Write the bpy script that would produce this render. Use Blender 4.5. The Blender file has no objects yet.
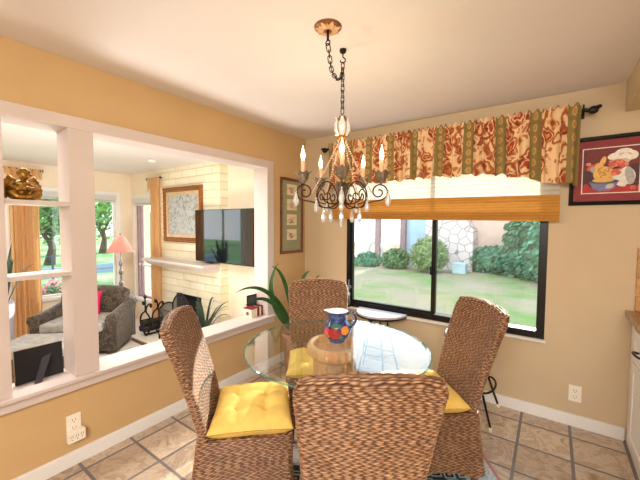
import bpy, bmesh, math, random
import numpy as np
from mathutils import Vector, Matrix
from math import sin, cos, pi, radians, sqrt, atan2

random.seed(11)
sc = bpy.context.scene
COL = sc.collection
V = Vector

# ------------------------------------------------------------------ materials
def lin(c):
    c = c / 255.0
    return c / 12.92 if c <= 0.04045 else ((c + 0.055) / 1.055) ** 2.4

def rgb(r, g, b):
    return (lin(r), lin(g), lin(b), 1.0)

def nd(nt, t, **kw):
    n = nt.nodes.new(t)
    for k, v in kw.items():
        setattr(n, k, v)
    return n

def new_mat(name):
    m = bpy.data.materials.new(name)
    m.use_nodes = True
    nt = m.node_tree
    return m, nt, nt.nodes['Principled BSDF'], nt.nodes['Material Output']

def setin(n, key, val):
    n.inputs[key].default_value = val

def mixc(nt, fac, a, b, mode='MIX'):
    n = nd(nt, 'ShaderNodeMix', data_type='RGBA', blend_type=mode)
    for i, v in ((0, fac), (6, a), (7, b)):
        if hasattr(v, 'links') or hasattr(v, 'is_linked'):
            nt.links.new(v, n.inputs[i])
        else:
            n.inputs[i].default_value = v
    return n.outputs[2]

def math_(nt, op, a, b=None, clamp=False):
    n = nd(nt, 'ShaderNodeMath', operation=op, use_clamp=clamp)
    for i, v in ((0, a), (1, b)):
        if v is None:
            continue
        if hasattr(v, 'is_linked'):
            nt.links.new(v, n.inputs[i])
        else:
            n.inputs[i].default_value = v
    return n.outputs[0]

def ramp(nt, src, stops, interp='LINEAR'):
    n = nd(nt, 'ShaderNodeValToRGB')
    n.color_ramp.interpolation = interp
    els = n.color_ramp.elements
    while len(els) < len(stops):
        els.new(0.5)
    for e, (p, c) in zip(els, stops):
        e.position = p
        e.color = c
    nt.links.new(src, n.inputs[0])
    return n.outputs[0]

def noise(nt, scale, detail=3, rough=.5, vec=None, out=0, dist=0):
    n = nd(nt, 'ShaderNodeTexNoise')
    setin(n, 'Scale', scale); setin(n, 'Detail', detail); setin(n, 'Roughness', rough); setin(n, 'Distortion', dist)
    if vec is None:
        tc = nd(nt, 'ShaderNodeTexCoord'); vec = tc.outputs['Object']
    nt.links.new(vec, n.inputs['Vector'])
    return n.outputs[out]

def bump(nt, bsdf, h, strength=.3, dist=.002):
    b = nd(nt, 'ShaderNodeBump')
    setin(b, 'Strength', strength); setin(b, 'Distance', dist)
    nt.links.new(h, b.inputs['Height'])
    nt.links.new(b.outputs[0], bsdf.inputs['Normal'])

def mat(name, c, rough=.5, metal=0, var=.08, scale=12, bmp=0, bscale=120, spec=.5, coat=0, emit=None, estr=0):
    m, nt, bs, out = new_mat(name)
    col = rgb(*c)
    n = noise(nt, scale, 4)
    lo = tuple(max(0, x * (1 - var)) for x in col[:3]) + (1,)
    hi = tuple(min(1, x * (1 + var)) for x in col[:3]) + (1,)
    nt.links.new(ramp(nt, n, [(.3, lo), (.7, hi)]), bs.inputs['Base Color'])
    setin(bs, 'Roughness', rough); setin(bs, 'Metallic', metal); setin(bs, 'Specular IOR Level', spec); setin(bs, 'Coat Weight', coat)
    if bmp:
        bump(nt, bs, noise(nt, bscale, 3), bmp)
    if emit:
        setin(bs, 'Emission Color', rgb(*emit)); setin(bs, 'Emission Strength', estr)
    return m

MT = {}
WALL = (198, 165, 116)
MT['wall'] = mat('ochre_wall_paint', WALL, .75, var=.03, scale=3, bmp=.15, bscale=220)
MT['wall_back'] = mat('back_wall_lit_tint', (202, 181, 147), .75, var=.03, scale=3, bmp=.15, bscale=220)  # left wall's paint made paler, its brighter lighting put into the colour
MT['ceil'] = mat('ceiling_paint', (222, 214, 208), .8, var=.02, scale=2, bmp=.35, bscale=30)
MT['trim'] = mat('trim_paint', (204, 190, 182), .35, var=.02, scale=4)
MT['white'] = mat('white_paint', (232, 230, 226), .4, var=.02, scale=5)
MT['lr_wall'] = mat('cream_wall_paint', (236, 222, 196), .8, var=.02, scale=3)
MT['lr_floor'] = mat('pale_carpet', (226, 216, 206), .9, var=.08, scale=60, bmp=.4, bscale=300)
MT['black'] = mat('black_metal', (14, 13, 14), .4, .3, var=.2)
MT['iron'] = mat('wrought_iron', (34, 26, 24), .45, .6, var=.3, scale=60)
MT['bronze'] = mat('dark_bronze', (66, 40, 30), .4, .7, var=.35, scale=50)
MT['wframe'] = mat('black_window_frame', (10, 10, 12), .35, .2, var=.2)
MT['plastic'] = mat('cream_plastic', (240, 232, 214), .35, var=.02)
MT['slot'] = mat('socket_slot', (60, 52, 44), .6)
MT['gold'] = mat('aged_gold', (150, 108, 42), .35, .75, var=.5, scale=45, bmp=.3, bscale=90)
MT['patina'] = mat('leaf_patina', (126, 112, 94), .5, .45, var=.5, scale=70)
MT['candle'] = mat('candle_sleeve', (196, 152, 122), .5, var=.1)
MT['cushion'] = mat('yellow_fabric', (224, 188, 96), .8, var=.07, scale=25, bmp=.25, bscale=500)
MT['tie'] = mat('pale_tie_fabric', (214, 168, 150), .8)
MT['leg'] = mat('brown_leg_wood', (96, 58, 34), .5, var=.25, scale=30)
MT['pedestal'] = mat('tan_plaster', (222, 176, 128), .55, var=.14, scale=9, bmp=.2, bscale=60)
MT['wood'] = mat('walnut_frame', (112, 64, 36), .4, var=.3, scale=30)
MT['matgreen'] = mat('sage_mat_board', (150, 148, 116), .8, var=.04)
MT['paper'] = mat('cream_paper', (226, 208, 172), .8, var=.06, scale=60)
MT['ink'] = mat('sketch_ink', (112, 92, 72), .8, var=.3, scale=80)
MT['leaf'] = mat('deep_green_leaf', (46, 92, 42), .4, var=.4, scale=9)
MT['leafdark'] = mat('dark_strap_leaf', (38, 56, 40), .4, var=.35, scale=12)
MT['pot'] = mat('terracotta_pot', (170, 104, 74), .7, var=.15)
MT['whitepot'] = mat('lavender_white_pot', (214, 208, 226), .4, var=.03)
MT['soil'] = mat('potting_soil', (58, 44, 34), .95, var=.4, scale=80, bmp=.5)
MT['pink'] = mat('magenta_fabric', (226, 30, 96), .7, var=.06)
MT['gray_seat'] = mat('grey_seat_fabric', (196, 192, 200), .7, var=.05, scale=40)
MT['drape'] = None
MT['concrete'] = mat('hearth_plaster', (236, 226, 208), .7, var=.05)
MT['hearthwood'] = mat('hearth_edge', (132, 104, 76), .7, var=.2, scale=20)
MT['firebox_dark'] = mat('firebox_black', (16, 14, 13), .9)  # near-black finish of the firebox recess
MT['granite'] = mat('speckled_granite', (150, 112, 74), .25, var=.5, scale=140)
MT['travertine'] = mat('travertine_tile', (190, 140, 82), .6, var=.3, scale=30, bmp=.4, bscale=60)
MT['cab'] = mat('cabinet_white', (238, 234, 228), .35, var=.015)
MT['lampbase'] = mat('lamp_base_metal', (150, 140, 138), .35, .5, var=.4, scale=30)
MT['smoke'] = mat('detector_plastic', (228, 222, 212), .5)
MT['redbook'] = mat('red_book_cloth', (122, 28, 34), .7)
MT['creambox'] = mat('cream_box', (226, 212, 186), .6, var=.05)
MT['darkphoto'] = mat('dark_photo', (58, 60, 74), .35, var=.4, scale=30)
MT['stucco'] = mat('pink_stucco', (244, 212, 196), .9, var=.06, scale=3, bmp=.4, bscale=60)
MT['roof'] = mat('house_roof', (150, 110, 96), .9, var=.2, scale=6)
MT['post'] = mat('mauve_post', (150, 124, 128), .8, var=.1)
MT['bluepanel'] = mat('pale_blue_glass_panel', (168, 200, 222), .2, var=.08, scale=2)
MT['street'] = mat('pale_pavement', (224, 226, 224), .9, var=.05, scale=1)
MT['bark'] = mat('tree_bark', (92, 74, 66), .9, var=.35, scale=6, bmp=.6, bscale=12)
MT['foliage1'] = mat('bright_foliage', (124, 176, 96), .6, var=.45, scale=2.5)
MT['foliage2'] = mat('shrub_foliage', (92, 140, 92), .6, var=.5, scale=3)
MT['foliage3'] = mat('blue_green_ivy', (84, 142, 112), .55, var=.55, scale=3.5)
MT['foliage4'] = mat('olive_bush', (132, 156, 104), .6, var=.45, scale=5)
MT['flower'] = mat('pink_blossom', (232, 150, 160), .7, var=.2)
MT['orange'] = mat('orange_paint', (204, 92, 52), .6)
MT['ringgray'] = mat('grey_ring', (190, 190, 190), .6)
MT['fence'] = mat('dark_fence_metal', (70, 76, 96), .6)
MT['bluewall'] = mat('blue_grey_low_wall', (150, 172, 206), .9, var=.08, scale=2)
MT['utility'] = mat('utility_box_paint', (176, 204, 212), .6)
MT['ceramic_white'] = mat('white_glaze', (236, 236, 238), .15, coat=.5)
MT['leafglass'] = None

# glass helpers: both faces behave alike (Schlick), no refraction so sun passes
def glass_mat(name, tint, base=.04, rough=0.0, gloss_gain=1.0, haze=0.0, hazecol=(200, 220, 215)):
    m, nt, bs, out = new_mat(name)
    nt.nodes.remove(bs)
    lw = nd(nt, 'ShaderNodeLayerWeight'); setin(lw, 'Blend', .5)
    p5 = math_(nt, 'POWER', lw.outputs['Facing'], 5.0)
    f = math_(nt, 'ADD', math_(nt, 'MULTIPLY', p5, (1 - base) * gloss_gain), base, True)
    tr = nd(nt, 'ShaderNodeBsdfTransparent'); setin(tr, 'Color', tint)
    gl = nd(nt, 'ShaderNodeBsdfGlossy'); setin(gl, 'Roughness', rough); setin(gl, 'Color', (1, 1, 1, 1))
    src = tr.outputs[0]
    if haze:
        df = nd(nt, 'ShaderNodeBsdfDiffuse'); setin(df, 'Color', rgb(*hazecol))
        mh = nd(nt, 'ShaderNodeMixShader'); setin(mh, 'Fac', haze)
        nt.links.new(src, mh.inputs[1]); nt.links.new(df.outputs[0], mh.inputs[2]); src = mh.outputs[0]
    mx = nd(nt, 'ShaderNodeMixShader')
    nt.links.new(f, mx.inputs[0]); nt.links.new(src, mx.inputs[1]); nt.links.new(gl.outputs[0], mx.inputs[2])
    nt.links.new(mx.outputs[0], out.inputs[0])
    return m
MT['pane'] = glass_mat('window_glass', (.97, .985, .98, 1), .03, haze=.02, hazecol=(235, 240, 240))  # slight diffuse white mixed in imitates veiling glare over the view
MT['tabletop'] = glass_mat('clear_table_glass', (.955, .988, .975, 1), .035, gloss_gain=1.4)
MT['tableedge'] = glass_mat('green_glass_edge', (.30, .56, .55, 1), .10, haze=.2, hazecol=(110, 180, 175))
MT['crystal'] = glass_mat('clear_crystal', (.80, .80, .82, 1), .25, haze=.55, hazecol=(236, 232, 230))

# wicker: 'weave' attribute carries the strand height
def wicker_mat():
    m, nt, bs, out = new_mat('woven_wicker')
    at = nd(nt, 'ShaderNodeAttribute', attribute_name='weave')
    base = ramp(nt, at.outputs['Fac'], [(.0, rgb(24, 13, 9)), (.2, rgb(70, 43, 28)), (.5, rgb(128, 92, 64)), (1., rgb(204, 168, 134))])  # gap shade and strand highlights painted in by weave height
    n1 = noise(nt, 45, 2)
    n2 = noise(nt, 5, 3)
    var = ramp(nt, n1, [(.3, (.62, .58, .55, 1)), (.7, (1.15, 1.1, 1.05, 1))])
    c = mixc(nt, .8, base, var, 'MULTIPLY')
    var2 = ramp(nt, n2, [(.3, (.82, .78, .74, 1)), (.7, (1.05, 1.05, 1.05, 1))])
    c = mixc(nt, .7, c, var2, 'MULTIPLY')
    nt.links.new(c, bs.inputs['Base Color'])
    setin(bs, 'Roughness', .5)
    setin(bs, 'Specular IOR Level', .35)
    return m
MT['wicker'] = wicker_mat()

def tile_floor():
    m, nt, bs, out = new_mat('slate_floor_tiles')
    tc = nd(nt, 'ShaderNodeTexCoord')
    mp = nd(nt, 'ShaderNodeMapping'); setin(mp, 'Location', (-.1, .175, 0))
    nt.links.new(tc.outputs['Object'], mp.inputs[0])
    br = nd(nt, 'ShaderNodeTexBrick'); br.offset = 0; br.squash = 1
    setin(br, 'Scale', 1); setin(br, 'Mortar Size', .0095); setin(br, 'Mortar Smooth', .15); setin(br, 'Brick Width', .3); setin(br, 'Row Height', .3)
    setin(br, 'Color1', rgb(176, 158, 138)); setin(br, 'Color2', rgb(200, 184, 164)); setin(br, 'Mortar', rgb(112, 104, 100))
    nt.links.new(mp.outputs[0], br.inputs['Vector'])
    n1 = noise(nt, 4.5, 7, .66, tc.outputs['Object'], dist=1.6)
    veins = ramp(nt, n1, [(.34, (.52, .40, .32, 1)), (.44, (.95, .88, .80, 1)), (.5, (1.15, 1.12, 1.08, 1)), (.56, (.74, .64, .55, 1)), (.66, (1.1, 1.06, 1.0, 1))])
    c = mixc(nt, .85, br.outputs['Color'], veins, 'MULTIPLY')
    c = mixc(nt, br.outputs['Fac'], c, rgb(112, 106, 104))
    nt.links.new(c, bs.inputs['Base Color'])
    setin(bs, 'Roughness', .36)
    h = math_(nt, 'SUBTRACT', math_(nt, 'MULTIPLY', n1, .35), br.outputs['Fac'])
    bump(nt, bs, h, .5, .004)
    return m
MT['tile'] = tile_floor()

def brick_mat(axis):
    m, nt, bs, out = new_mat('cream_painted_brick')
    tc = nd(nt, 'ShaderNodeTexCoord')
    sp = nd(nt, 'ShaderNodeSeparateXYZ'); nt.links.new(tc.outputs['Object'], sp.inputs[0])
    cb = nd(nt, 'ShaderNodeCombineXYZ')
    nt.links.new(math_(nt, 'ADD', sp.outputs[0], sp.outputs[1]), cb.inputs[0]); nt.links.new(sp.outputs[2], cb.inputs[1])
    br = nd(nt, 'ShaderNodeTexBrick'); br.offset = .5
    setin(br, 'Scale', 1); setin(br, 'Mortar Size', .009); setin(br, 'Mortar Smooth', .5); setin(br, 'Brick Width', .40); setin(br, 'Row Height', .125)
    setin(br, 'Color1', rgb(238, 226, 192)); setin(br, 'Color2', rgb(244, 235, 208)); setin(br, 'Mortar', rgb(226, 214, 182))
    nt.links.new(cb.outputs[0], br.inputs['Vector'])
    nt.links.new(br.outputs['Color'], bs.inputs['Base Color'])
    setin(bs, 'Roughness', .7)
    n1 = noise(nt, 25, 3)
    h = math_(nt, 'SUBTRACT', math_(nt, 'MULTIPLY', n1, .4), br.outputs['Fac'])
    bump(nt, bs, h, .8, .012)
    return m
MT['brick'] = brick_mat(0)

def valance_mat():
    m, nt, bs, out = new_mat('paisley_valance_fabric')
    tc = nd(nt, 'ShaderNodeTexCoord')
    uv = tc.outputs['UV']
    cream = rgb(226, 192, 146)
    # wobble the pattern coordinates
    nz = nd(nt, 'ShaderNodeTexNoise'); setin(nz, 'Scale', 9); setin(nz, 'Detail', 2); nt.links.new(uv, nz.inputs['Vector'])
    off = nd(nt, 'ShaderNodeVectorMath', operation='MULTIPLY_ADD')
    nt.links.new(nz.outputs['Color'], off.inputs[0]); off.inputs[1].default_value = (.16, .16, 0); nt.links.new(uv, off.inputs[2])
    vo = nd(nt, 'ShaderNodeTexVoronoi'); setin(vo, 'Scale', 9); setin(vo, 'Randomness', .75); nt.links.new(off.outputs[0], vo.inputs['Vector'])
    flower = ramp(nt, vo.outputs['Distance'], [(.0, rgb(200, 130, 60)), (.10, rgb(214, 150, 80)), (.14, rgb(150, 54, 30)), (.30, rgb(170, 74, 40)), (.34, cream), (.40, cream), (.43, rgb(176, 104, 50)), (.52, rgb(142, 62, 36)), (.57, rgb(206, 150, 90)), (.62, cream)])
    vs = nd(nt, 'ShaderNodeTexVoronoi'); setin(vs, 'Scale', 22); nt.links.new(off.outputs[0], vs.inputs['Vector'])
    small = ramp(nt, vs.outputs['Distance'], [(.0, rgb(168, 78, 40)), (.34, rgb(190, 120, 62)), (.40, (1, 1, 1, 1))])
    fac = ramp(nt, vo.outputs['Distance'], [(.33, (0, 0, 0, 1)), (.36, (1, 1, 1, 1))])
    c = mixc(nt, math_(nt, 'MULTIPLY', fac, .8), flower, small, 'MULTIPLY')
    # green ribbon stripes
    sp = nd(nt, 'ShaderNodeSeparateXYZ'); nt.links.new(uv, sp.inputs[0])
    fr = math_(nt, 'FRACT', math_(nt, 'DIVIDE', math_(nt, 'ADD', sp.outputs[0], .012), .355))
    stripe = math_(nt, 'LESS_THAN', fr, .33)
    cb = nd(nt, 'ShaderNodeCombineXYZ')
    du = math_(nt, 'MULTIPLY', math_(nt, 'SUBTRACT', fr, .165), .355)
    dv = math_(nt, 'MULTIPLY', math_(nt, 'SUBTRACT', math_(nt, 'FRACT', math_(nt, 'DIVIDE', sp.outputs[1], .075)), .5), .075)
    d = math_(nt, 'SQRT', math_(nt, 'ADD', math_(nt, 'MULTIPLY', du, du), math_(nt, 'MULTIPLY', dv, dv)))
    green = ramp(nt, math_(nt, 'MULTIPLY', d, 12.0), [(.0, rgb(176, 96, 48)), (.1, rgb(188, 120, 60)), (.14, rgb(138, 116, 62)), (.24, rgb(196, 160, 92)), (.3, rgb(138, 116, 62)), (.36, rgb(132, 112, 60))])
    c = mixc(nt, stripe, c, green)
    nt.links.new(c, bs.inputs['Base Color'])
    setin(bs, 'Roughness', .85)
    return m
MT['valance'] = valance_mat()

def cloth_translucent(name, c, tr=.5, wave=None):
    m, nt, bs, out = new_mat(name)
    nt.nodes.remove(bs)
    col = rgb(*c)
    src = None
    d = nd(nt, 'ShaderNodeBsdfDiffuse'); t = nd(nt, 'ShaderNodeBsdfTranslucent')
    n = noise(nt, 30, 3)
    cc = ramp(nt, n, [(.3, tuple(x * .92 for x in col[:3]) + (1,)), (.7, col)])
    if wave:
        tc = nd(nt, 'ShaderNodeTexCoord')
        w = nd(nt, 'ShaderNodeTexWave', wave_type='BANDS', bands_direction='Z'); setin(w, 'Scale', wave); setin(w, 'Distortion', .6); setin(w, 'Detail', 1)
        nt.links.new(tc.outputs['Object'], w.inputs['Vector'])
        cc = mixc(nt, .5, cc, ramp(nt, w.outputs['Fac'], [(.0, (.72, .66, .58, 1)), (.5, (1, 1, 1, 1))]), 'MULTIPLY')
    nt.links.new(cc, d.inputs[0]); nt.links.new(cc, t.inputs[0])
    mx = nd(nt, 'ShaderNodeMixShader'); setin(mx, 'Fac', tr)
    nt.links.new(d.outputs[0], mx.inputs[1]); nt.links.new(t.outputs[0], mx.inputs[2])
    nt.links.new(mx.outputs[0], out.inputs[0])
    return m
MT['sheer'] = cloth_translucent('sheer_woven_shade', (226, 216, 198), .42, wave=9)
MT['band'] = cloth_translucent('golden_reed_shade', (198, 142, 70), .1, wave=14)
MT['drape'] = cloth_translucent('gold_drape', (240, 204, 154), .6)
MT['lampshade'] = cloth_translucent('red_lampshade', (244, 172, 164), .55)
MT['blind'] = cloth_translucent('white_blind', (240, 238, 234), .4)

def upholstery():
    m, nt, bs, out = new_mat('dark_floral_upholstery')
    tc = nd(nt, 'ShaderNodeTexCoord')
    n = noise(nt, 9, 4, .6, tc.outputs['Object'], dist=1.4)
    c = ramp(nt, n, [(.30, rgb(38, 29, 25)), (.46, rgb(56, 44, 36)), (.52, rgb(112, 96, 66)), (.57, rgb(66, 54, 44)), (.68, rgb(46, 38, 36)), (.76, rgb(98, 84, 60))])
    nt.links.new(c, bs.inputs['Base Color']); setin(bs, 'Roughness', .75); setin(bs, 'Sheen Weight', .4)
    return m
MT['uphol'] = upholstery()
MT['uphol_top'] = mat('pale_cushion_fabric', (172, 166, 158), .8, var=.25, scale=14)

def rug_mat():
    m, nt, bs, out = new_mat('oriental_rug')
    tc = nd(nt, 'ShaderNodeTexCoord'); uv = tc.outputs['UV']
    vo = nd(nt, 'ShaderNodeTexVoronoi', distance='CHEBYCHEV'); setin(vo, 'Scale', 13); setin(vo, 'Randomness', .3); nt.links.new(uv, vo.inputs['Vector'])
    field = ramp(nt, vo.outputs['Distance'], [(.0, rgb(190, 150, 130)), (.12, rgb(40, 44, 54)), (.26, rgb(40, 44, 54)), (.30, rgb(176, 196, 196)), (.40, rgb(66, 92, 92)), (.5, rgb(44, 46, 56))], 'CONSTANT')
    sp = nd(nt, 'ShaderNodeSeparateXYZ'); nt.links.new(uv, sp.inputs[0])
    # distance to the rug edge in metres (u 0..1.84, v 0..1.24)
    eu = math_(nt, 'MINIMUM', sp.outputs[0], math_(nt, 'SUBTRACT', 1.75, sp.outputs[0]))
    ev = math_(nt, 'MINIMUM', sp.outputs[1], math_(nt, 'SUBTRACT', 1.24, sp.outputs[1]))
    e = math_(nt, 'MINIMUM', eu, ev)
    v2 = nd(nt, 'ShaderNodeTexVoronoi'); setin(v2, 'Scale', 20); nt.links.new(uv, v2.inputs['Vector'])
    border = ramp(nt, v2.outputs['Distance'], [(.0, rgb(150, 84, 84)), (.18, rgb(196, 190, 186)), (.4, rgb(150, 178, 186)), (.6, rgb(196, 188, 182))], 'CONSTANT')
    c = mixc(nt, math_(nt, 'LESS_THAN', e, .2), field, border)
    c = mixc(nt, math_(nt, 'LESS_THAN', e, .02), c, rgb(176, 120, 118))
    nt.links.new(c, bs.inputs['Base Color']); setin(bs, 'Roughness', .95)
    bump(nt, bs, noise(nt, 400, 2), .4)
    return m
MT['rug'] = rug_mat()

def lawn_mat(name, a, b, c3, sc_=1.2):
    m, nt, bs, out = new_mat(name)
    n = noise(nt, sc_, 5, .6)
    n2 = noise(nt, 40, 3)
    c = ramp(nt, n, [(.36, rgb(*a)), (.5, rgb(*b)), (.62, rgb(*c3))])
    c = mixc(nt, .5, c, ramp(nt, n2, [(.3, (.75, .75, .7, 1)), (.7, (1.1, 1.1, 1.05, 1))]), 'MULTIPLY')
    nt.links.new(c, bs.inputs['Base Color']); setin(bs, 'Roughness', .95); setin(bs, 'Specular IOR Level', .1)
    bump(nt, bs, n2, .6, .03)
    return m
MT['lawn'] = lawn_mat('patchy_lawn', (112, 146, 82), (154, 150, 122), (164, 152, 136), .45)
MT['lawn2'] = lawn_mat('side_lawn', (104, 160, 96), (124, 170, 112), (170, 186, 146), .3)

def flagstone():
    m, nt, bs, out = new_mat('irregular_flagstone')
    tc = nd(nt, 'ShaderNodeTexCoord')
    mp = nd(nt, 'ShaderNodeMapping'); setin(mp, 'Scale', (1, .15, 1)); nt.links.new(tc.outputs['Object'], mp.inputs[0])
    v1 = nd(nt, 'ShaderNodeTexVoronoi', feature='DISTANCE_TO_EDGE'); setin(v1, 'Scale', 3.3)
    v2 = nd(nt, 'ShaderNodeTexVoronoi'); setin(v2, 'Scale', 3.3)
    for v in (v1, v2):
        nt.links.new(mp.outputs[0], v.inputs['Vector'])
    bw = nd(nt, 'ShaderNodeRGBToBW'); nt.links.new(v2.outputs['Color'], bw.inputs[0])
    stone = mixc(nt, .22, rgb(232, 220, 218), bw.outputs[0], 'MULTIPLY')
    c = mixc(nt, ramp(nt, v1.outputs['Distance'], [(.02, (1, 1, 1, 1)), (.045, (0, 0, 0, 1))]), stone, rgb(160, 146, 146))
    nt.links.new(c, bs.inputs['Base Color']); setin(bs, 'Roughness', .9)
    return m
MT['flagstone'] = flagstone()

def street_painting():
    m, nt, bs, out = new_mat('grey_street_painting')
    n = noise(nt, 11, 6, .7, dist=1.0)
    c = ramp(nt, n, [(.3, rgb(84, 84, 80)), (.45, rgb(150, 152, 148)), (.55, rgb(196, 196, 190)), (.66, rgb(128, 120, 104)), (.75, rgb(210, 210, 206))])
    nt.links.new(c, bs.inputs['Base Color']); setin(bs, 'Roughness', .5)
    return m
MT['painting'] = street_painting()
MT['ornate'] = mat('bronze_gilt_frame', (150, 96, 52), .4, .5, var=.4, scale=40, bmp=.4, bscale=70)
MT['gilt'] = mat('pale_gilt_inner', (214, 176, 130), .4, .3, var=.15)
MT['pathpaint'] = mat('pale_path_paint', (176, 178, 174), .6, var=.25, scale=30)

def screen_mat():
    m, nt, bs, out = new_mat('tv_screen_glass')
    setin(bs, 'Base Color', rgb(14, 16, 18)); setin(bs, 'Roughness', .04); setin(bs, 'Specular IOR Level', .9)
    setin(bs, 'Coat Weight', .6); setin(bs, 'Coat Roughness', .02)
    return m
MT['screen'] = screen_mat()

def mesh_mat():
    m, nt, bs, out = new_mat('fine_wire_mesh')
    tr = nd(nt, 'ShaderNodeBsdfTransparent')
    mx = nd(nt, 'ShaderNodeMixShader'); setin(mx, 'Fac', .72)
    setin(bs, 'Base Color', rgb(40, 40, 42)); setin(bs, 'Roughness', .6)
    nt.links.new(tr.outputs[0], mx.inputs[1]); nt.links.new(bs.outputs[0], mx.inputs[2]); nt.links.new(mx.outputs[0], out.inputs[0])
    return m
MT['wiremesh'] = mesh_mat()

def emis(name, c, s):
    m, nt, bs, out = new_mat(name)
    setin(bs, 'Base Color', rgb(*c)); setin(bs, 'Emission Color', rgb(*c)); setin(bs, 'Emission Strength', s)
    return m
MT['bulb'] = emis('glowing_bulb', (255, 226, 178), 9)
MT['cream_crown'] = mat('pale_crown_petals', (206, 170, 148), .3, var=.3, scale=40)
MT['canopy'] = mat('antique_bronze_canopy', (122, 74, 34), .4, .4, var=.35, scale=40)
MT['canopyleaf'] = mat('gilded_leaf_relief', (214, 170, 124), .5, .2, var=.2, scale=40)
# painting colours for the chef picture
for k, c in dict(p_bg=(112, 34, 28), p_bg2=(70, 30, 28), p_hat=(232, 224, 208), p_hat2=(196, 182, 160), p_skin=(206, 88, 66), p_skin2=(226, 128, 100),
                 p_coat=(226, 222, 210), p_coat2=(176, 170, 160), p_pasta=(226, 178, 92), p_pasta2=(190, 130, 56), p_bowl=(112, 116, 150), p_bowl2=(66, 68, 98),
                 p_red=(176, 34, 30), p_dark=(40, 22, 20), p_matred=(132, 30, 26), p_white=(232, 222, 208)).items():
    MT[k] = mat('paint_' + k, c, .6, var=.15, scale=50)

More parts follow.
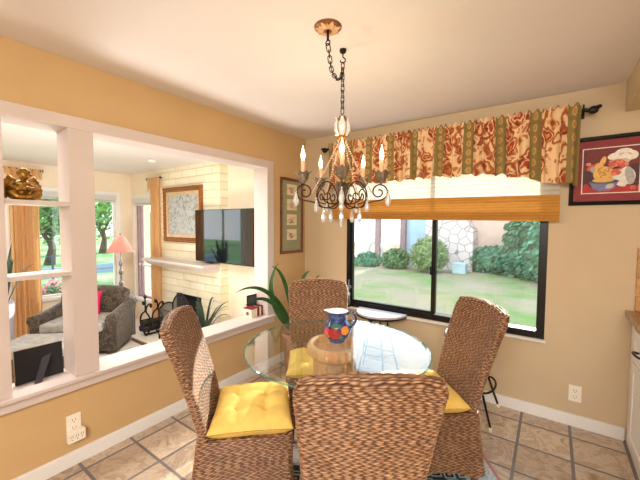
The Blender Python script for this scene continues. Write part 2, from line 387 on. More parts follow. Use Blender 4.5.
# ------------------------------------------------------------------ mesh builder
ORG = {}
class MB:
    def __init__(s):
        s.bm = bmesh.new()
        s.uv = None
    def _mark(s, faces, mi, smooth):
        for f in faces:
            f.material_index = mi; f.smooth = smooth
    def box(s, x0, x1, y0, y1, z0, z1, mi=0, bev=0, M=None, seg=2):
        pts = [(x0, y0, z0), (x1, y0, z0), (x1, y1, z0), (x0, y1, z0), (x0, y0, z1), (x1, y0, z1), (x1, y1, z1), (x0, y1, z1)]
        t = bmesh.new()
        vs = [t.verts.new(p) for p in pts]
        for f in ((3, 2, 1, 0), (4, 5, 6, 7), (0, 1, 5, 4), (1, 2, 6, 5), (2, 3, 7, 6), (3, 0, 4, 7)):
            t.faces.new([vs[i] for i in f])
        if bev:
            bmesh.ops.bevel(t, geom=t.edges[:], offset=bev, segments=seg, affect='EDGES', profile=.7)
        s.merge(t, mi, M, bool(bev) and False)
        return s
    def merge(s, t, mi=0, M=None, smooth=False):
        if M is not None:
            bmesh.ops.transform(t, matrix=M, verts=t.verts[:])
        t.verts.index_update()
        mp = [s.bm.verts.new(v.co) for v in t.verts]
        for f in t.faces:
            try:
                nf = s.bm.faces.new([mp[v.index] for v in f.verts])
                nf.material_index = mi; nf.smooth = smooth
            except ValueError:
                pass
        t.free()
    def rings(s, rings, mi=0, closed_u=True, cap0=False, cap1=False, smooth=True, closed_v=False):
        R = [[s.bm.verts.new(p) for p in r] for r in rings]
        n = len(R[0]); m = len(R)
        for i in range(m if closed_v else m - 1):
            a = R[i]; b = R[(i + 1) % m]
            for j in range(n if closed_u else n - 1):
                k = (j + 1) % n
                try:
                    f = s.bm.faces.new((a[j], a[k], b[k], b[j])); f.material_index = mi; f.smooth = smooth
                except ValueError:
                    pass
        if cap0:
            f = s.bm.faces.new(R[0][::-1]); f.material_index = mi
        if cap1:
            f = s.bm.faces.new(R[-1]); f.material_index = mi
        return R
    def tube(s, pts, r, n=8, mi=0, closed=False, M=None, flat=1.0):
        pts = [V(p) for p in pts]
        if M is not None:
            pts = [M @ p for p in pts]
        m = len(pts)
        rs = r if isinstance(r, (list, tuple)) else [r] * m
        tang = []
        for i in range(m):
            if closed:
                t = pts[(i + 1) % m] - pts[(i - 1) % m]
            else:
                t = pts[min(i + 1, m - 1)] - pts[max(i - 1, 0)]
            if t.length < 1e-9:
                t = V((0, 0, 1))
            tang.append(t.normalized())
        up = V((0, 0, 1)) if abs(tang[0].z) < .9 else V((1, 0, 0))
        nrm = (up - tang[0] * up.dot(tang[0])).normalized()
        rings = []
        for i in range(m):
            nrm = nrm - tang[i] * nrm.dot(tang[i])
            if nrm.length < 1e-6:
                nrm = tang[i].orthogonal()
            nrm.normalize()
            b = tang[i].cross(nrm)
            rings.append([pts[i] + nrm * (rs[i] * cos(2 * pi * k / n)) + b * (rs[i] * flat * sin(2 * pi * k / n)) for k in range(n)])
        s.rings(rings, mi, True, not closed, not closed, True, closed)
        return s
    def lathe(s, prof, c=(0, 0, 0), n=32, mi=0, M=None, cap0=True, cap1=True, smooth=True, rad=None, mis=None):
        c = V(c)
        rings = []
        for (r, z) in prof:
            ring = []
            for k in range(n):
                a = 2 * pi * k / n
                rr = r * (rad(a, z) if rad else 1)
                p = V((rr * cos(a), rr * sin(a), z))
                if M is not None:
                    p = M @ p
                ring.append(p + c)
            rings.append(ring)
        s.rings(rings, mi, True, cap0, cap1, smooth)
        return s
    def ell(s, c, r, n=12, m=8, mi=0, M=None):
        if not isinstance(r, (list, tuple)):
            r = (r, r, r)
        t = bmesh.new()
        bmesh.ops.create_uvsphere(t, u_segments=n, v_segments=m, radius=1)
        mat_ = Matrix.Translation(V(c)) @ (M if M is not None else Matrix()) @ Matrix.Diagonal(V((r[0], r[1], r[2], 1)))
        s.merge(t, mi, mat_, True)
        return s
    def poly(s, pts, mi=0, smooth=False):
        f = s.bm.faces.new([s.bm.verts.new(p) for p in pts]); f.material_index = mi; f.smooth = smooth
        return f
    def slab(s, pts, d, mi=0):
        """closed polygon pts (3D, planar) extruded by vector d"""
        d = V(d)
        a = [s.bm.verts.new(p) for p in pts]; b = [s.bm.verts.new(V(p) + d) for p in pts]
        n = len(pts)
        s.bm.faces.new(a[::-1]).material_index = mi; s.bm.faces.new(b).material_index = mi
        for i in range(n):
            s.bm.faces.new((a[i], a[(i + 1) % n], b[(i + 1) % n], b[i])).material_index = mi
        return s
    def grid(s, fn, nu, nv, mi=0, uvfn=None, smooth=True):
        if uvfn and s.uv is None:
            s.uv = s.bm.loops.layers.uv.new('UVMap')
        R = [[s.bm.verts.new(fn(i / nu, j / nv)) for i in range(nu + 1)] for j in range(nv + 1)]
        for j in range(nv):
            for i in range(nu):
                f = s.bm.faces.new((R[j][i], R[j][i + 1], R[j + 1][i + 1], R[j + 1][i])); f.material_index = mi; f.smooth = smooth
                if uvfn:
                    for l, (a, b) in zip(f.loops, ((i, j), (i + 1, j), (i + 1, j + 1), (i, j + 1))):
                        l[s.uv].uv = uvfn(a / nu, b / nv)
        return s
    def build(s, name, mats, parent=None, loc=None, fixn=True):
        org = V(loc) if loc is not None else (ORG.get(parent.name, V()) if parent else V())
        if fixn:
            bmesh.ops.recalc_face_normals(s.bm, faces=s.bm.faces[:])
        if org.length:
            bmesh.ops.translate(s.bm, vec=-org, verts=s.bm.verts[:])
        me = bpy.data.meshes.new(name)
        s.bm.to_mesh(me); s.bm.free()
        for m in (mats if isinstance(mats, (list, tuple)) else [mats]):
            me.materials.append(MT[m] if isinstance(m, str) else m)
        o = bpy.data.objects.new(name, me)
        COL.objects.link(o)
        if parent:
            o.parent = parent; ORG[o.name] = org
        else:
            o.location = org; ORG[o.name] = org
        return o

def thing(name, label, cat, loc=(0, 0, 0), group=None):
    o = bpy.data.objects.new(name, None); COL.objects.link(o)
    o.location = loc; o.empty_display_size = .05
    o['label'] = label; o['category'] = cat
    if group:
        o['group'] = group
    ORG[o.name] = V(loc)
    return o
def tag(o, label, cat, group=None, kind=None):
    o['label'] = label; o['category'] = cat
    if group:
        o['group'] = group
    if kind:
        o['kind'] = kind
    return o
def struct(o):
    o['kind'] = 'structure'
    return o
def copy_tree(root, label=None, group=None):
    r = root.copy(); COL.objects.link(r)
    if label:
        r['label'] = label
    if group:
        r['group'] = group
    for ch in list(root.children):
        c = ch.copy(); COL.objects.link(c); c.parent = r
        for g in ch.children:
            d = g.copy(); COL.objects.link(d); d.parent = c
    return r

def arc(c, r, a0, a1, n, ux, uz):
    return [V(c) + V(ux) * (r * cos(a0 + (a1 - a0) * i / n)) + V(uz) * (r * sin(a0 + (a1 - a0) * i / n)) for i in range(n + 1)]
def spiral(c, r0, r1, a0, a1, n, ux, uz):
    out = []
    for i in range(n + 1):
        t = i / n; r = r0 + (r1 - r0) * t; a = a0 + (a1 - a0) * t
        out.append(V(c) + V(ux) * (r * cos(a)) + V(uz) * (r * sin(a)))
    return out
def bez(p0, p1, p2, p3, n=12):
    p0, p1, p2, p3 = map(V, (p0, p1, p2, p3)); out = []
    for i in range(n + 1):
        t = i / n
        out.append(p0 * (1 - t) ** 3 + p1 * 3 * t * (1 - t) ** 2 + p2 * 3 * t * t * (1 - t) + p3 * t ** 3)
    return out

# ------------------------------------------------------------------ room shell
b = MB(); b.box(-.16, 4.3, -5.6, .16, -.5, 0); struct(b.build('floor', 'tile'))
b = MB(); b.box(-4.75, -.16, -5.6, .5, -.55, -.45); struct(b.build('floor_living_room', 'lr_floor'))
b = MB(); b.box(-4.75, 4.3, -5.6, .55, 2.44, 2.56); struct(b.build('ceiling', 'ceil'))

YL0 = -2.66   # outer left edge of the pass-through casing
b = MB()
b.box(-.16, 0, -5.6, YL0 + .02, 0, 2.44)           # left of the opening
b.box(-.16, 0, YL0 + .02, -.60, 0, .50)            # half wall
b.box(-.16, 0, YL0 + .02, -.60, 2.06, 2.44)        # header
b.box(-.16, 0, -.60, .16, 0, 2.44)                 # right of the opening
b.box(-.16, -.155, -5.6, .16, -.45, 0)
struct(b.build('wall_left', 'wall'))

WX0, WX1, WZ0, WZ1 = .565, 2.325, .605, 2.12
b = MB()
b.box(-.16, WX0, 0, .16, 0, 2.44); b.box(WX1, 4.3, 0, .16, 0, 2.44)
b.box(WX0, WX1, 0, .16, 0, WZ0); b.box(WX0, WX1, 0, .16, WZ1, 2.44)
struct(b.build('wall_back', 'wall_back'))
b = MB(); b.box(4.2, 4.3, -5.6, 0, 0, 2.44); struct(b.build('wall_right', 'wall_back'))
b = MB(); b.box(-.16, 4.3, -5.7, -5.6, 0, 2.44); b.box(-4.75, -.16, -5.7, -5.6, -.45, 2.44); struct(b.build('wall_front', 'wall_back'))

# living room: far wall (two windows) and fireplace wall (one narrow window)
FX = -4.6
b = MB()
FW = [(-3.0, -1.70), (-1.30, -.09)]
FZ0, FZ1 = .20, 2.0
ys = [-5.6, FW[0][0], FW[0][1], FW[1][0], FW[1][1], .5]
for i in range(0, 6, 2):
    b.box(FX - .15, FX, ys[i], ys[i + 1], -.45, 2.44)
for y0, y1 in FW:
    b.box(FX - .15, FX, y0, y1, -.45, FZ0); b.box(FX - .15, FX, y0, y1, FZ1, 2.44)
struct(b.build('wall_far', 'lr_wall'))
b = MB()
RX0, RX1, RZ0, RZ1 = -4.47, -3.72, .0, 1.95
b.box(FX, RX0, .2, .5, -.45, 2.44); b.box(RX1, -1.8, .35, .5, -.45, 2.44); b.box(RX1, -3.62, .2, .35, -.45, 2.44)
b.box(RX0, RX1, .2, .5, -.45, RZ0); b.box(RX0, RX1, .2, .5, RZ1, 2.44)
b.box(-1.8, -.16, .35, .5, -.45, 2.44)
struct(b.build('wall_fireplace', 'lr_wall'))

# chimney breast with firebox
b = MB()
b.box(-3.62, -3.05, .2, .35, -.45, 2.44); b.box(-2.30, -1.8, .2, .35, -.45, 2.44)
b.box(-3.05, -2.30, .2, .35, .26, 2.44)
struct(b.build('wall_chimney', 'brick'))
b = MB()
b.box(-3.05, -2.30, .33, .345, -.45, .26); b.box(-3.05, -3.03, .22, .33, -.36, .26); b.box(-2.32, -2.30, .22, .33, -.36, .26); b.box(-3.03, -2.32, .22, .33, .24, .26)
struct(b.build('wall_firebox', 'firebox_dark'))
b = MB(); b.box(-3.2, -1.2, -.485, .2, -.45, -.385, 1); b.box(-3.22, -1.2, -.50, .2, -.385, -.36, 0, bev=.004)
o = b.build('fireplace_hearth', ['concrete', 'hearthwood']); tag(o, 'low raised cream hearth slab with brown front below the brick fireplace', 'hearth')
# mantel
mt = thing('mantel_shelf', 'white painted mantel shelf with moulded edge on the brick chimney', 'mantel', (-2.7, .2, .74))
b = MB(); b.box(-3.60, -1.80, -.115, .2, .815, .855, bev=.006); b.build('shelf', 'trim', mt)
b = MB()
prof = [(.2, .735), (.02, .735), (.0, .75), (-.03, .765), (-.06, .795), (-.095, .815), (.2, .815)]
b.slab([(-3.57, y, z) for y, z in prof], (1.75, 0, 0)); b.build('moulding', 'trim', mt)

# baseboards
def bboard(name, x0, x1, y0, y1, dx, dy):
    b = MB()
    b.box(x0, x1, y0, y1, 0, .088, bev=.004)
    return struct(b.build(name, 'white'))
bboard('baseboard_left', 0, .016, -5.5, 0, .006, 0)
bboard('baseboard_back', .016, 2.80, -.016, 0, 0, .006)

# ------------------------------------------------------------------ pass-through trim
b = MB()
b.box(0, .02, YL0, -.545, 2.036, 2.108, bev=.003); struct(b.build('trim_1', 'trim'))          # head casing
b = MB(); b.box(0, .02, -.635, -.545, .47, 2.036, bev=.003); b.box(-.17, 0, -.635, -.600, .547, 2.036); struct(b.build('trim_2', 'trim'))
b = MB(); b.box(-.165, .02, -2.28, -2.15, .547, 2.036, bev=.003); struct(b.build('trim_3', 'trim'))   # mullion post
b = MB(); b.box(0, .02, YL0, -2.563, .547, 2.036, bev=.003); b.box(-.17, 0, -2.64, -2.563, .547, 2.036); struct(b.build('trim_4', 'trim'))
b = MB(); b.box(-.17, 0, -2.64, -.60, 2.036, 2.06); struct(b.build('trim_5', 'trim'))              # head liner
b = MB(); b.box(-.18, .055, YL0, -.545, .525, .547, bev=.004); b.box(-.16, .03, YL0, -.545, .47, .525, bev=.003); struct(b.build('trim_6', 'trim'))
for i, z in enumerate((1.578, 1.165)):
    b = MB(); b.box(-.15, .012, -2.565, -2.28, z, z + .026, bev=.003); struct(b.build('trim_%d' % (7 + i), 'trim'))

# ------------------------------------------------------------------ dining window
w = bpy.data.objects.new('window_1', None); COL.objects.link(w); w.location = (1.44, .05, WZ0); w['kind'] = 'structure'; ORG['window_1'] = V((1.44, .05, WZ0))
b = MB()
b.box(WX0, WX0 + .04, .0, .10, WZ0, WZ1, bev=.003); b.box(WX1 - .055, WX1, .0, .10, WZ0, WZ1, bev=.003)
b.box(WX0 + .04, WX1 - .055, .0, .10, WZ0, WZ0 + .055, bev=.003); b.box(WX0 + .04, WX1 - .055, .0, .10, WZ1 - .05, WZ1, bev=.003)
b.build('window_frame', 'wframe', w)
b = MB(); b.box(WX0 + .04, WX0 + .062, .02, .06, WZ0 + .055, WZ1 - .05); b.box(1.455, 1.495, .02, .06, WZ0 + .055, WZ1 - .05, bev=.003)
b.box(WX0 + .062, 1.455, .02, .06, WZ0 + .055, WZ0 + .075)
o = b.build('window_sash', 'wframe', w)
b = MB(); b.box(1.448, 1.462, -.002, .02, 1.02, 1.10, bev=.003); b.build('window_latch', 'wframe', o)
b = MB(); b.box(WX0 + .06, 1.46, .038, .042, WZ0 + .07, WZ1 - .05); b.build('window_pane', 'pane', w)
b = MB(); b.box(1.49, WX1 - .05, .058, .062, WZ0 + .05, WZ1 - .05); b.build('window_pane', 'pane', w)
b = MB(); b.box(WX0 - .005, WX1 + .01, -.035, .0, WZ0 - .018, WZ0 - .002, bev=.003); struct(b.build('trim_9', 'white'))

# ------------------------------------------------------------------ living room windows
def lr_window(name, axis, a0, a1, z0, z1, pos, bars=(), blind=True, fm='white'):
    """axis 'x': window in plane x=pos spanning y a0..a1; axis 'y': plane y=pos spanning x"""
    def bx(b, u0, u1, d0, d1, z0, z1, **k):
        if axis == 'x':
            b.box(pos + d0, pos + d1, u0, u1, z0, z1, **k)
        else:
            b.box(u0, u1, pos - d1, pos - d0, z0, z1, **k)
    mid = (pos, (a0 + a1) / 2, z0) if axis == 'x' else ((a0 + a1) / 2, pos, z0)
    w = bpy.data.objects.new(name, None); COL.objects.link(w); w.location = mid; w['kind'] = 'structure'; ORG[w.name] = V(mid)
    b = MB(); c = .07
    bx(b, a0 - c, a0, 0, .02, z0 - c, z1 + c); bx(b, a1, a1 + c, 0, .02, z0 - c, z1 + c); bx(b, a0, a1, 0, .02, z1, z1 + c); bx(b, a0 - c - .02, a1 + c + .02, 0, .05, z0 - .05, z0)
    b.build('window_casing', 'white', w)
    b = MB(); f = .035
    bx(b, a0, a0 + f, -.09, -.04, z0, z1); bx(b, a1 - f, a1, -.09, -.04, z0, z1); bx(b, a0 + f, a1 - f, -.09, -.04, z0, z0 + f); bx(b, a0 + f, a1 - f, -.09, -.04, z1 - f, z1)
    for u in bars:
        bx(b, u - .02, u + .02, -.09, -.04, z0 + f, z1 - f)
    b.build('window_frame', fm, w)
    b = MB(); bx(b, a0 + f, a1 - f, -.068, -.064, z0 + f, z1 - f); b.build('window_pane', 'pane', w)
    if blind:
        b = MB()
        bx(b, a0 + .005, a1 - .005, -.035, .03, z1 - .09, z1, bev=.004)
        for k in range(3):
            bx(b, a0 + .01, a1 - .01, -.03, .025, z1 - .105 - .012 * k, z1 - .097 - .012 * k)
        b.build('raised_blind', 'blind', w)
    return w
lr_window('window_2', 'x', FW[0][0], FW[0][1], FZ0, FZ1, FX, bars=(-2.35,))
lr_window('window_3', 'x', FW[1][0], FW[1][1], FZ0, FZ1, FX)
w4 = lr_window('window_4', 'y', RX0, RX1, RZ0, RZ1, .2, bars=(-4.33,), fm='post')
b = MB(); b.box(RX0, RX1, .245, .285, .62, .66); b.build('window_rail', 'white', w4)

# ------------------------------------------------------------------ wicker chairs
def weave_mesh(name, P, U, VV, closed=True, caprow=False):
    """P: array (rows, cols, 3) of surface points, U/VV metres; displaced along normals by a woven height"""
    rows, cols, _ = P.shape
    if closed:
        du = np.roll(P, -1, 1) - np.roll(P, 1, 1)
    else:
        du = np.gradient(P, axis=1)
    dv = np.gradient(P, axis=0)
    N = np.cross(du, dv); N /= np.maximum(np.linalg.norm(N, axis=2, keepdims=True), 1e-9)
    pr, pc = .0092, .036
    ww = .0022 * np.sin(U / .047 + 1.7 * np.sin(VV / .05)) + .0016 * np.sin(U / .019 + VV / .04)
    r = (VV + ww) / pr; ri = np.floor(r); rf = r - ri
    c = U / pc + .5 * (ri % 2) + .45 * ((np.sin(ri * 127.1) * 43758.5453) % 1.0)
    r = r + .16 * np.sin(2 * pi * U / .11 + ri * 2.1) * 0

    cf = c - np.floor(c)
    h = np.abs(np.sin(pi * rf)) ** .7 * (.35 + .65 * np.sin(pi * cf) ** .8)
    rnd = (np.sin(np.floor(c) * 12.9898 + ri * 78.233) * 43758.5453) % 1.0
    h = h * (.8 + .2 * rnd)
    Q = P + N * ((h - .35) * .0085)[..., None]
    verts = Q.reshape(-1, 3)
    idx = np.arange(rows * cols).reshape(rows, cols)
    if closed:
        a = idx[:-1]; bq = np.roll(idx, -1, 1)[:-1]; cq = np.roll(idx, -1, 1)[1:]; d = idx[1:]
    else:
        a = idx[:-1, :-1]; bq = idx[:-1, 1:]; cq = idx[1:, 1:]; d = idx[1:, :-1]
    F = np.stack([a, bq, cq, d], -1).reshape(-1, 4)
    faces = F.tolist()
    me = bpy.data.meshes.new(name)
    me.from_pydata(verts.tolist(), [], faces)
    at = me.attributes.new('weave', 'FLOAT', 'POINT')
    at.data.foreach_set('value', np.clip(h, 0, 1).reshape(-1).astype(np.float32))
    me.polygons.foreach_set('use_smooth', [True] * len(me.polygons))
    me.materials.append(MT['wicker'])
    me.update()
    o = bpy.data.objects.new(name, me); COL.objects.link(o)
    return o

def rrect(hw, ht, r, n):
    """n points equally spaced along the outline of a rounded rectangle, plus arclength"""
    segs = []
    M_ = 2000
    pts = []
    corners = [(hw - r, ht - r, 0), (-(hw - r), ht - r, pi / 2), (-(hw - r), -(ht - r), pi), (hw - r, -(ht - r), 3 * pi / 2)]
    for cx, cy, a0 in corners:
        for k in range(13):
            a = a0 + (pi / 2) * k / 12
            pts.append((cx + r * cos(a), cy + r * sin(a)))
    pts.append(pts[0])
    pts = np.array(pts)
    d = np.r_[0, np.cumsum(np.linalg.norm(np.diff(pts, axis=0), axis=1))]
    s = np.linspace(0, d[-1], n, endpoint=False)
    return np.interp(s, d, pts[:, 0]), np.interp(s, d, pts[:, 1]), s

def chair_back(parent):
    rows, cols = 300, 200
    P = np.zeros((rows, cols, 3)); U = np.zeros((rows, cols)); VV = np.zeros((rows, cols))
    H = .575
    for i in range(rows):
        t = i / (rows - 1)
        # last rows roll over the top edge
        te = min(t / .965, 1.0); cap = max(0.0, (t - .965) / .035)
        hw = .208 + .040 * te ** .9 - .016 * max(0, (te - .93) / .07) ** 2
        ht = .022 * sqrt(max(0.02, 1 - cap ** 2))
        x, y, s = rrect(hw - .012 * cap, max(ht, .004), min(.02, max(ht, .004) * .95), cols)
        q = x / .24
        yy = -.222 - .170 * te ** 1.25 + y + .028 * q * q
        zz = .405 + H * te + .018 * sqrt(max(0, 1 - (1 - cap) ** 2)) + .022 * te ** 3 * (1 - q * q) - .006 * q ** 4 * te ** 3
        P[i, :, 0] = x; P[i, :, 1] = yy; P[i, :, 2] = zz
        U[i] = s; VV[i] = t * .62
    o = weave_mesh('backrest', P, U, VV)
    o.parent = parent
    bm = bmesh.new(); bm.from_mesh(o.data)
    bmesh.ops.holes_fill(bm, edges=[e for e in bm.edges if e.is_boundary], sides=0)
    bmesh.ops.recalc_face_normals(bm, faces=bm.faces[:]); bm.to_mesh(o.data); bm.free()
    return o

def chair_seat(parent):
    rows, cols = 190, 300
    P = np.zeros((rows, cols, 3)); U = np.zeros((rows, cols)); VV = np.zeros((rows, cols))
    for i in range(rows):
        t = i / (rows - 1)
        tz = min(t / .9, 1); cap = max(0, (t - .9) / .1)
        hw = .230 - .006 * tz - .16 * cap ** 1.5; ht = .215 - .004 * tz - .16 * cap ** 1.5
        x, y, s = rrect(hw, ht, min(.03, hw * .5), cols)
        y = np.where(y < 0, y * (1.32 - .17 * tz), y)
        arch = .045 * (1 - tz) * np.clip(1 - np.maximum(np.abs(x) / .21, 0) ** 2, 0, 1) * ((y > .2) | (y < -.26))
        arch2 = .045 * (1 - tz) * np.clip(1 - (np.abs(y) / .21) ** 2, 0, 1) * (np.abs(x) > .19)
        P[i, :, 0] = x; P[i, :, 1] = y
        P[i, :, 2] = .095 + .355 * tz + np.maximum(arch, arch2) + .004 * sin(cap * pi / 2)
        U[i] = s; VV[i] = t * .40
    o = weave_mesh('woven_seat', P, U, VV)
    o.parent = parent
    bm = bmesh.new(); bm.from_mesh(o.data)
    top = [e for e in bm.edges if e.is_boundary and e.verts[0].co.z > .3]
    bmesh.ops.holes_fill(bm, edges=top, sides=0)
    bmesh.ops.recalc_face_normals(bm, faces=bm.faces[:]); bm.to_mesh(o.data); bm.free()
    return o

CH = [  # x, y, facing angle (deg from +x), label
    (1.040, -1.806, 44, 'left wicker chair beside the half wall, woven back lit by a sun patch'),
    (1.685, -1.800, 126, 'nearest wicker chair, seen from behind in front of the glass table'),
    (1.735, -1.075, 221.5, 'right wicker chair below the sliding window, angled toward the table'),
    (.995, -1.105, 307, 'far wicker chair in the room corner, facing across the glass table'),
]
CUL = ['yellow tufted cushion in full view on the left wicker chair',
       'yellow cushion on the nearest chair, mostly hidden by its woven back',
       'yellow cushion on the right chair below the sliding window',
       'yellow cushion on the far corner chair, seen through the glass tabletop']
first = thing('wicker_chair', CH[0][3], 'chair', (0, 0, 0), 'wicker dining chairs around the glass table')
chair_back(first); chair_seat(first)
for sx in (-1, 1):
    for sy in (-1, 1):
        b = MB(); b.lathe([(.015, .0), (.017, .01), (.022, .14), (.022, .2)], (sx * .19, .175 if sy > 0 else -.235, 0), 10)
        b.build('leg', 'leg', first)
def cushion_proto():
    b = MB()
    hw, hd = .226, .205
    tufts = [(-.075, -.07), (.075, -.07), (-.075, .075), (.075, .075)]
    def surf(top):
        def fn(u, v):
            x = (u * 2 - 1); y = (v * 2 - 1)
            ex = max(0.0, 1 - abs(x) ** 4) ** .5 * max(0.0, 1 - abs(y) ** 4) ** .5
            pin = 1 - .05 * (x * x * (1 - y * y) * 0 + (1 - abs(y)) * 0)
            px, py = x * hw * (1 - .05 * (1 - y * y)) , y * hd * (1 - .05 * (1 - x * x))
            px = x * hw * (.95 + .05 * abs(y) ** 2); py = y * hd * (.95 + .05 * abs(x) ** 2)
            if top:
                h = .034 + .060 * ex
                for tx, ty in tufts:
                    d2 = (px - tx) ** 2 + (py - ty) ** 2
                    h -= .026 * math.exp(-d2 / .0011)
                    # soft creases between the tufts
                for tx in (-.075, .075):
                    h -= .007 * math.exp(-((px - tx) / .02) ** 2) * ex
                    h -= .007 * math.exp(-((py - tx) / .02) ** 2) * ex
                h += .004 * sin(31 * px + 11 * py) * ex
            else:
                h = .032 - .030 * min(1, ex * 2.2)
            return V((px, py, .452 + h))
        return fn
    b.grid(surf(True), 56, 56); b.grid(surf(False), 56, 56)
    bmesh.ops.remove_doubles(b.bm, verts=b.bm.verts[:], dist=.0006)
    return b
cu0 = thing('seat_cushion', CUL[0], 'cushion', (0, 0, 0), 'yellow chair cushions')
cushion_proto().build('cushion_pad', 'cushion', cu0)
for i, (x, y, a, lab) in enumerate(CH):
    o = first if i == 0 else copy_tree(first, lab)
    o.location = (x, y, 0); o.rotation_euler = (0, 0, radians(a - 90))
    c = cu0 if i == 0 else copy_tree(cu0, CUL[i])
    fw = (.010, .02, .02, .02)[i]; c.location = (x + fw * cos(radians(a)), y + fw * sin(radians(a)), 0); c.rotation_euler = (0, 0, radians(a - 90))

# ------------------------------------------------------------------ glass table
TX, TY, TZ, TR = 1.303, -1.357, .75, .55
tb = thing('dining_table', 'round clear glass dining table on a tan plaster pedestal', 'table', (TX, TY, 0))
b = MB()
pr = [(0.001, TZ - .014), (TR - .03, TZ - .014), (TR - .008, TZ - .014), (TR, TZ - .010), (TR, TZ - .005), (TR - .006, TZ - .002), (TR - .028, TZ), (0.001, TZ)]
n = 128
ringsv = [[V((TX + r * cos(2 * pi * k / n), TY + r * sin(2 * pi * k / n), z)) for k in range(n)] for r, z in pr]
R_ = b.rings(ringsv, 0, True, False, False, False)
for f in b.bm.faces:
    cc = f.calc_center_median(); rr = sqrt((cc.x - TX) ** 2 + (cc.y - TY) ** 2)
    f.material_index = 1 if rr > TR - .013 else 0
b.build('glass_top', ['tabletop', 'tableedge'], tb)
b = MB()
PX, PY = 1.245, -1.285
b.lathe([(.19, .0085), (.20, .03), (.20, .06), (.150, .10), (.136, .13), (.136, .63), (.146, .645)], (PX, PY, 0), 48, cap1=False)
ped = b.build('pedestal', 'pedestal', tb)
b = MB()
b.lathe([(.136, .640), (.146, .648), (.160, .66), (.168, .675), (.168, .715), (.163, .7335), (.146, .7335), (.138, .70), (.134, .56), (.001, .55)], (PX, PY, 0), 144, cap0=False, cap1=False, rad=lambda a, z: 1 + (.05 * (1 if sin(a * 26) > 0 else 0) if .67 < z < .72 else 0))
b.build('pedestal_rim', 'pedestal', ped)
b = MB(); b.tube([(PX + .154 * cos(t), PY + .154 * sin(t), .7345) for t in np.linspace(0, 2 * pi, 49)[:-1]], .0012, 6, closed=True); b.build('glass_gasket', 'crystal', ped)

# ------------------------------------------------------------------ pitcher
JX, JY, JZ = 1.272, -1.30, TZ + .0005
pt = thing('fruit_pitcher', 'blue ceramic pitcher painted with red and orange fruit on the glass table', 'pitcher', (JX, JY, JZ))
def pitch_mat():
    m, nt, bs, out = new_mat('cobalt_fruit_glaze')
    n = noise(nt, 22, 3, dist=.8)
    c = ramp(nt, n, [(.36, rgb(18, 30, 76)), (.5, rgb(32, 54, 116)), (.62, rgb(66, 96, 150)), (.68, rgb(66, 110, 96))])
    nt.links.new(c, bs.inputs['Base Color']); setin(bs, 'Roughness', .15); setin(bs, 'Coat Weight', .6)
    return m
MT['cobalt'] = pitch_mat()
MT['redfruit'] = mat('red_pear_glaze', (150, 30, 34), .18, var=.4, scale=18, coat=.5)
MT['orangefruit'] = mat('orange_fruit_glaze', (226, 140, 62), .2, var=.2, scale=22, coat=.5)
MT['pinkfruit'] = mat('pink_apple_glaze', (206, 66, 70), .2, var=.25, scale=22, coat=.5)
MT['leafglaze'] = mat('green_leaf_glaze', (62, 118, 84), .2, var=.3, scale=30, coat=.5)
prof = [(.045, 0), (.050, .004), (.052, .012), (.072, .035), (.084, .06), (.086, .08), (.080, .105), (.066, .125), (.056, .14), (.055, .155), (.060, .178), (.066, .19)]
# densify
pp = []
zz = np.linspace(0, .19, 60)
pz = [p[1] for p in prof]; prr = [p[0] for p in prof]
pp = [(float(np.interp(z, pz, prr)), float(z)) for z in zz]
b = MB()
ac = atan2(-3.008 - JY, 2.345 - JX)     # side shown to the room
def lip(a, z):
    d = (a - (ac - 1.75) + pi) % (2 * pi) - pi
    return 1 + .32 * max(0, (z - .15) / .04) * math.exp(-(d / .3) ** 2)
b.lathe(pp, (JX, JY, JZ), 96, cap1=False, rad=lip)
def patch(a_off, z, ra, rz):
    return (ac + a_off, z, ra, rz)
patches = [(-.22, .068, .48, .036, 1), (.62, .088, .36, .026, 2), (-.85, .07, .30, .034, 3), (-.1, .115, .5, .011, 4), (.25, .045, .30, .010, 4), (2.4, .07, .5, .035, 1), (3.2, .08, .4, .03, 2)]
for f in b.bm.faces:
    cc = f.calc_center_median() - V((JX, JY, JZ)); a = atan2(cc.y, cc.x)
    for ao, z, ra, rz, mi in patches:
        d = (a - ac - ao + pi) % (2 * pi) - pi
        if (d / ra) ** 2 + ((cc.z - z) / rz) ** 2 < 1:
            f.material_index = mi; break
b.build('pitcher_body', ['cobalt', 'redfruit', 'orangefruit', 'pinkfruit', 'leafglaze'], pt)
b = MB(); b.lathe([(.0655, .19), (.067, .192), (.062, .19), (.052, .155), (.052, .14), (.07, .11), (.075, .08), (.05, .02), (.001, .012)], (JX, JY, JZ), 64, cap0=False, cap1=False, rad=lip)
b.build('pitcher_lining', 'ceramic_white', pt)
b = MB()
hd = V((cos(ac + 1.45), sin(ac + 1.45), 0))
c0 = V((JX, JY, JZ))
b.tube([c0 + hd * r + V((0, 0, z)) for r, z in [(.058, .172), (.075, .186), (.098, .184), (.113, .165), (.115, .14), (.105, .115), (.09, .098), (.078, .09)]], .0075, 10, flat=.8)
b.build('pitcher_handle', 'cobalt', pt)

# ------------------------------------------------------------------ rug
b = MB()
ra_ = V((.835, .55, 0)); rb_ = V((.55, -.835, 0)); rc_ = V((1.612, -1.678, 0))
def rugf(u, v):
    p = rc_ + ra_ * ((u - .5) * 1.75) + rb_ * ((v - .5) * 1.24)
    return V((p.x, p.y, .0075))
b.grid(rugf, 20, 14, uvfn=lambda u, v: (u * 1.75, v * 1.24))
q = [rugf(u, v) for u, v in ((0, 0), (1, 0), (1, 1), (0, 1))]
for i in range(4):
    p0, p1 = q[i], q[(i + 1) % 4]
    b.poly([p0, p1, V((p1.x, p1.y, .0006)), V((p0.x, p0.y, .0006))])
tag(b.build('area_rug', 'rug', loc=(1.612, -1.678, 0)), 'patterned oriental rug with pink border under the dining table', 'rug')

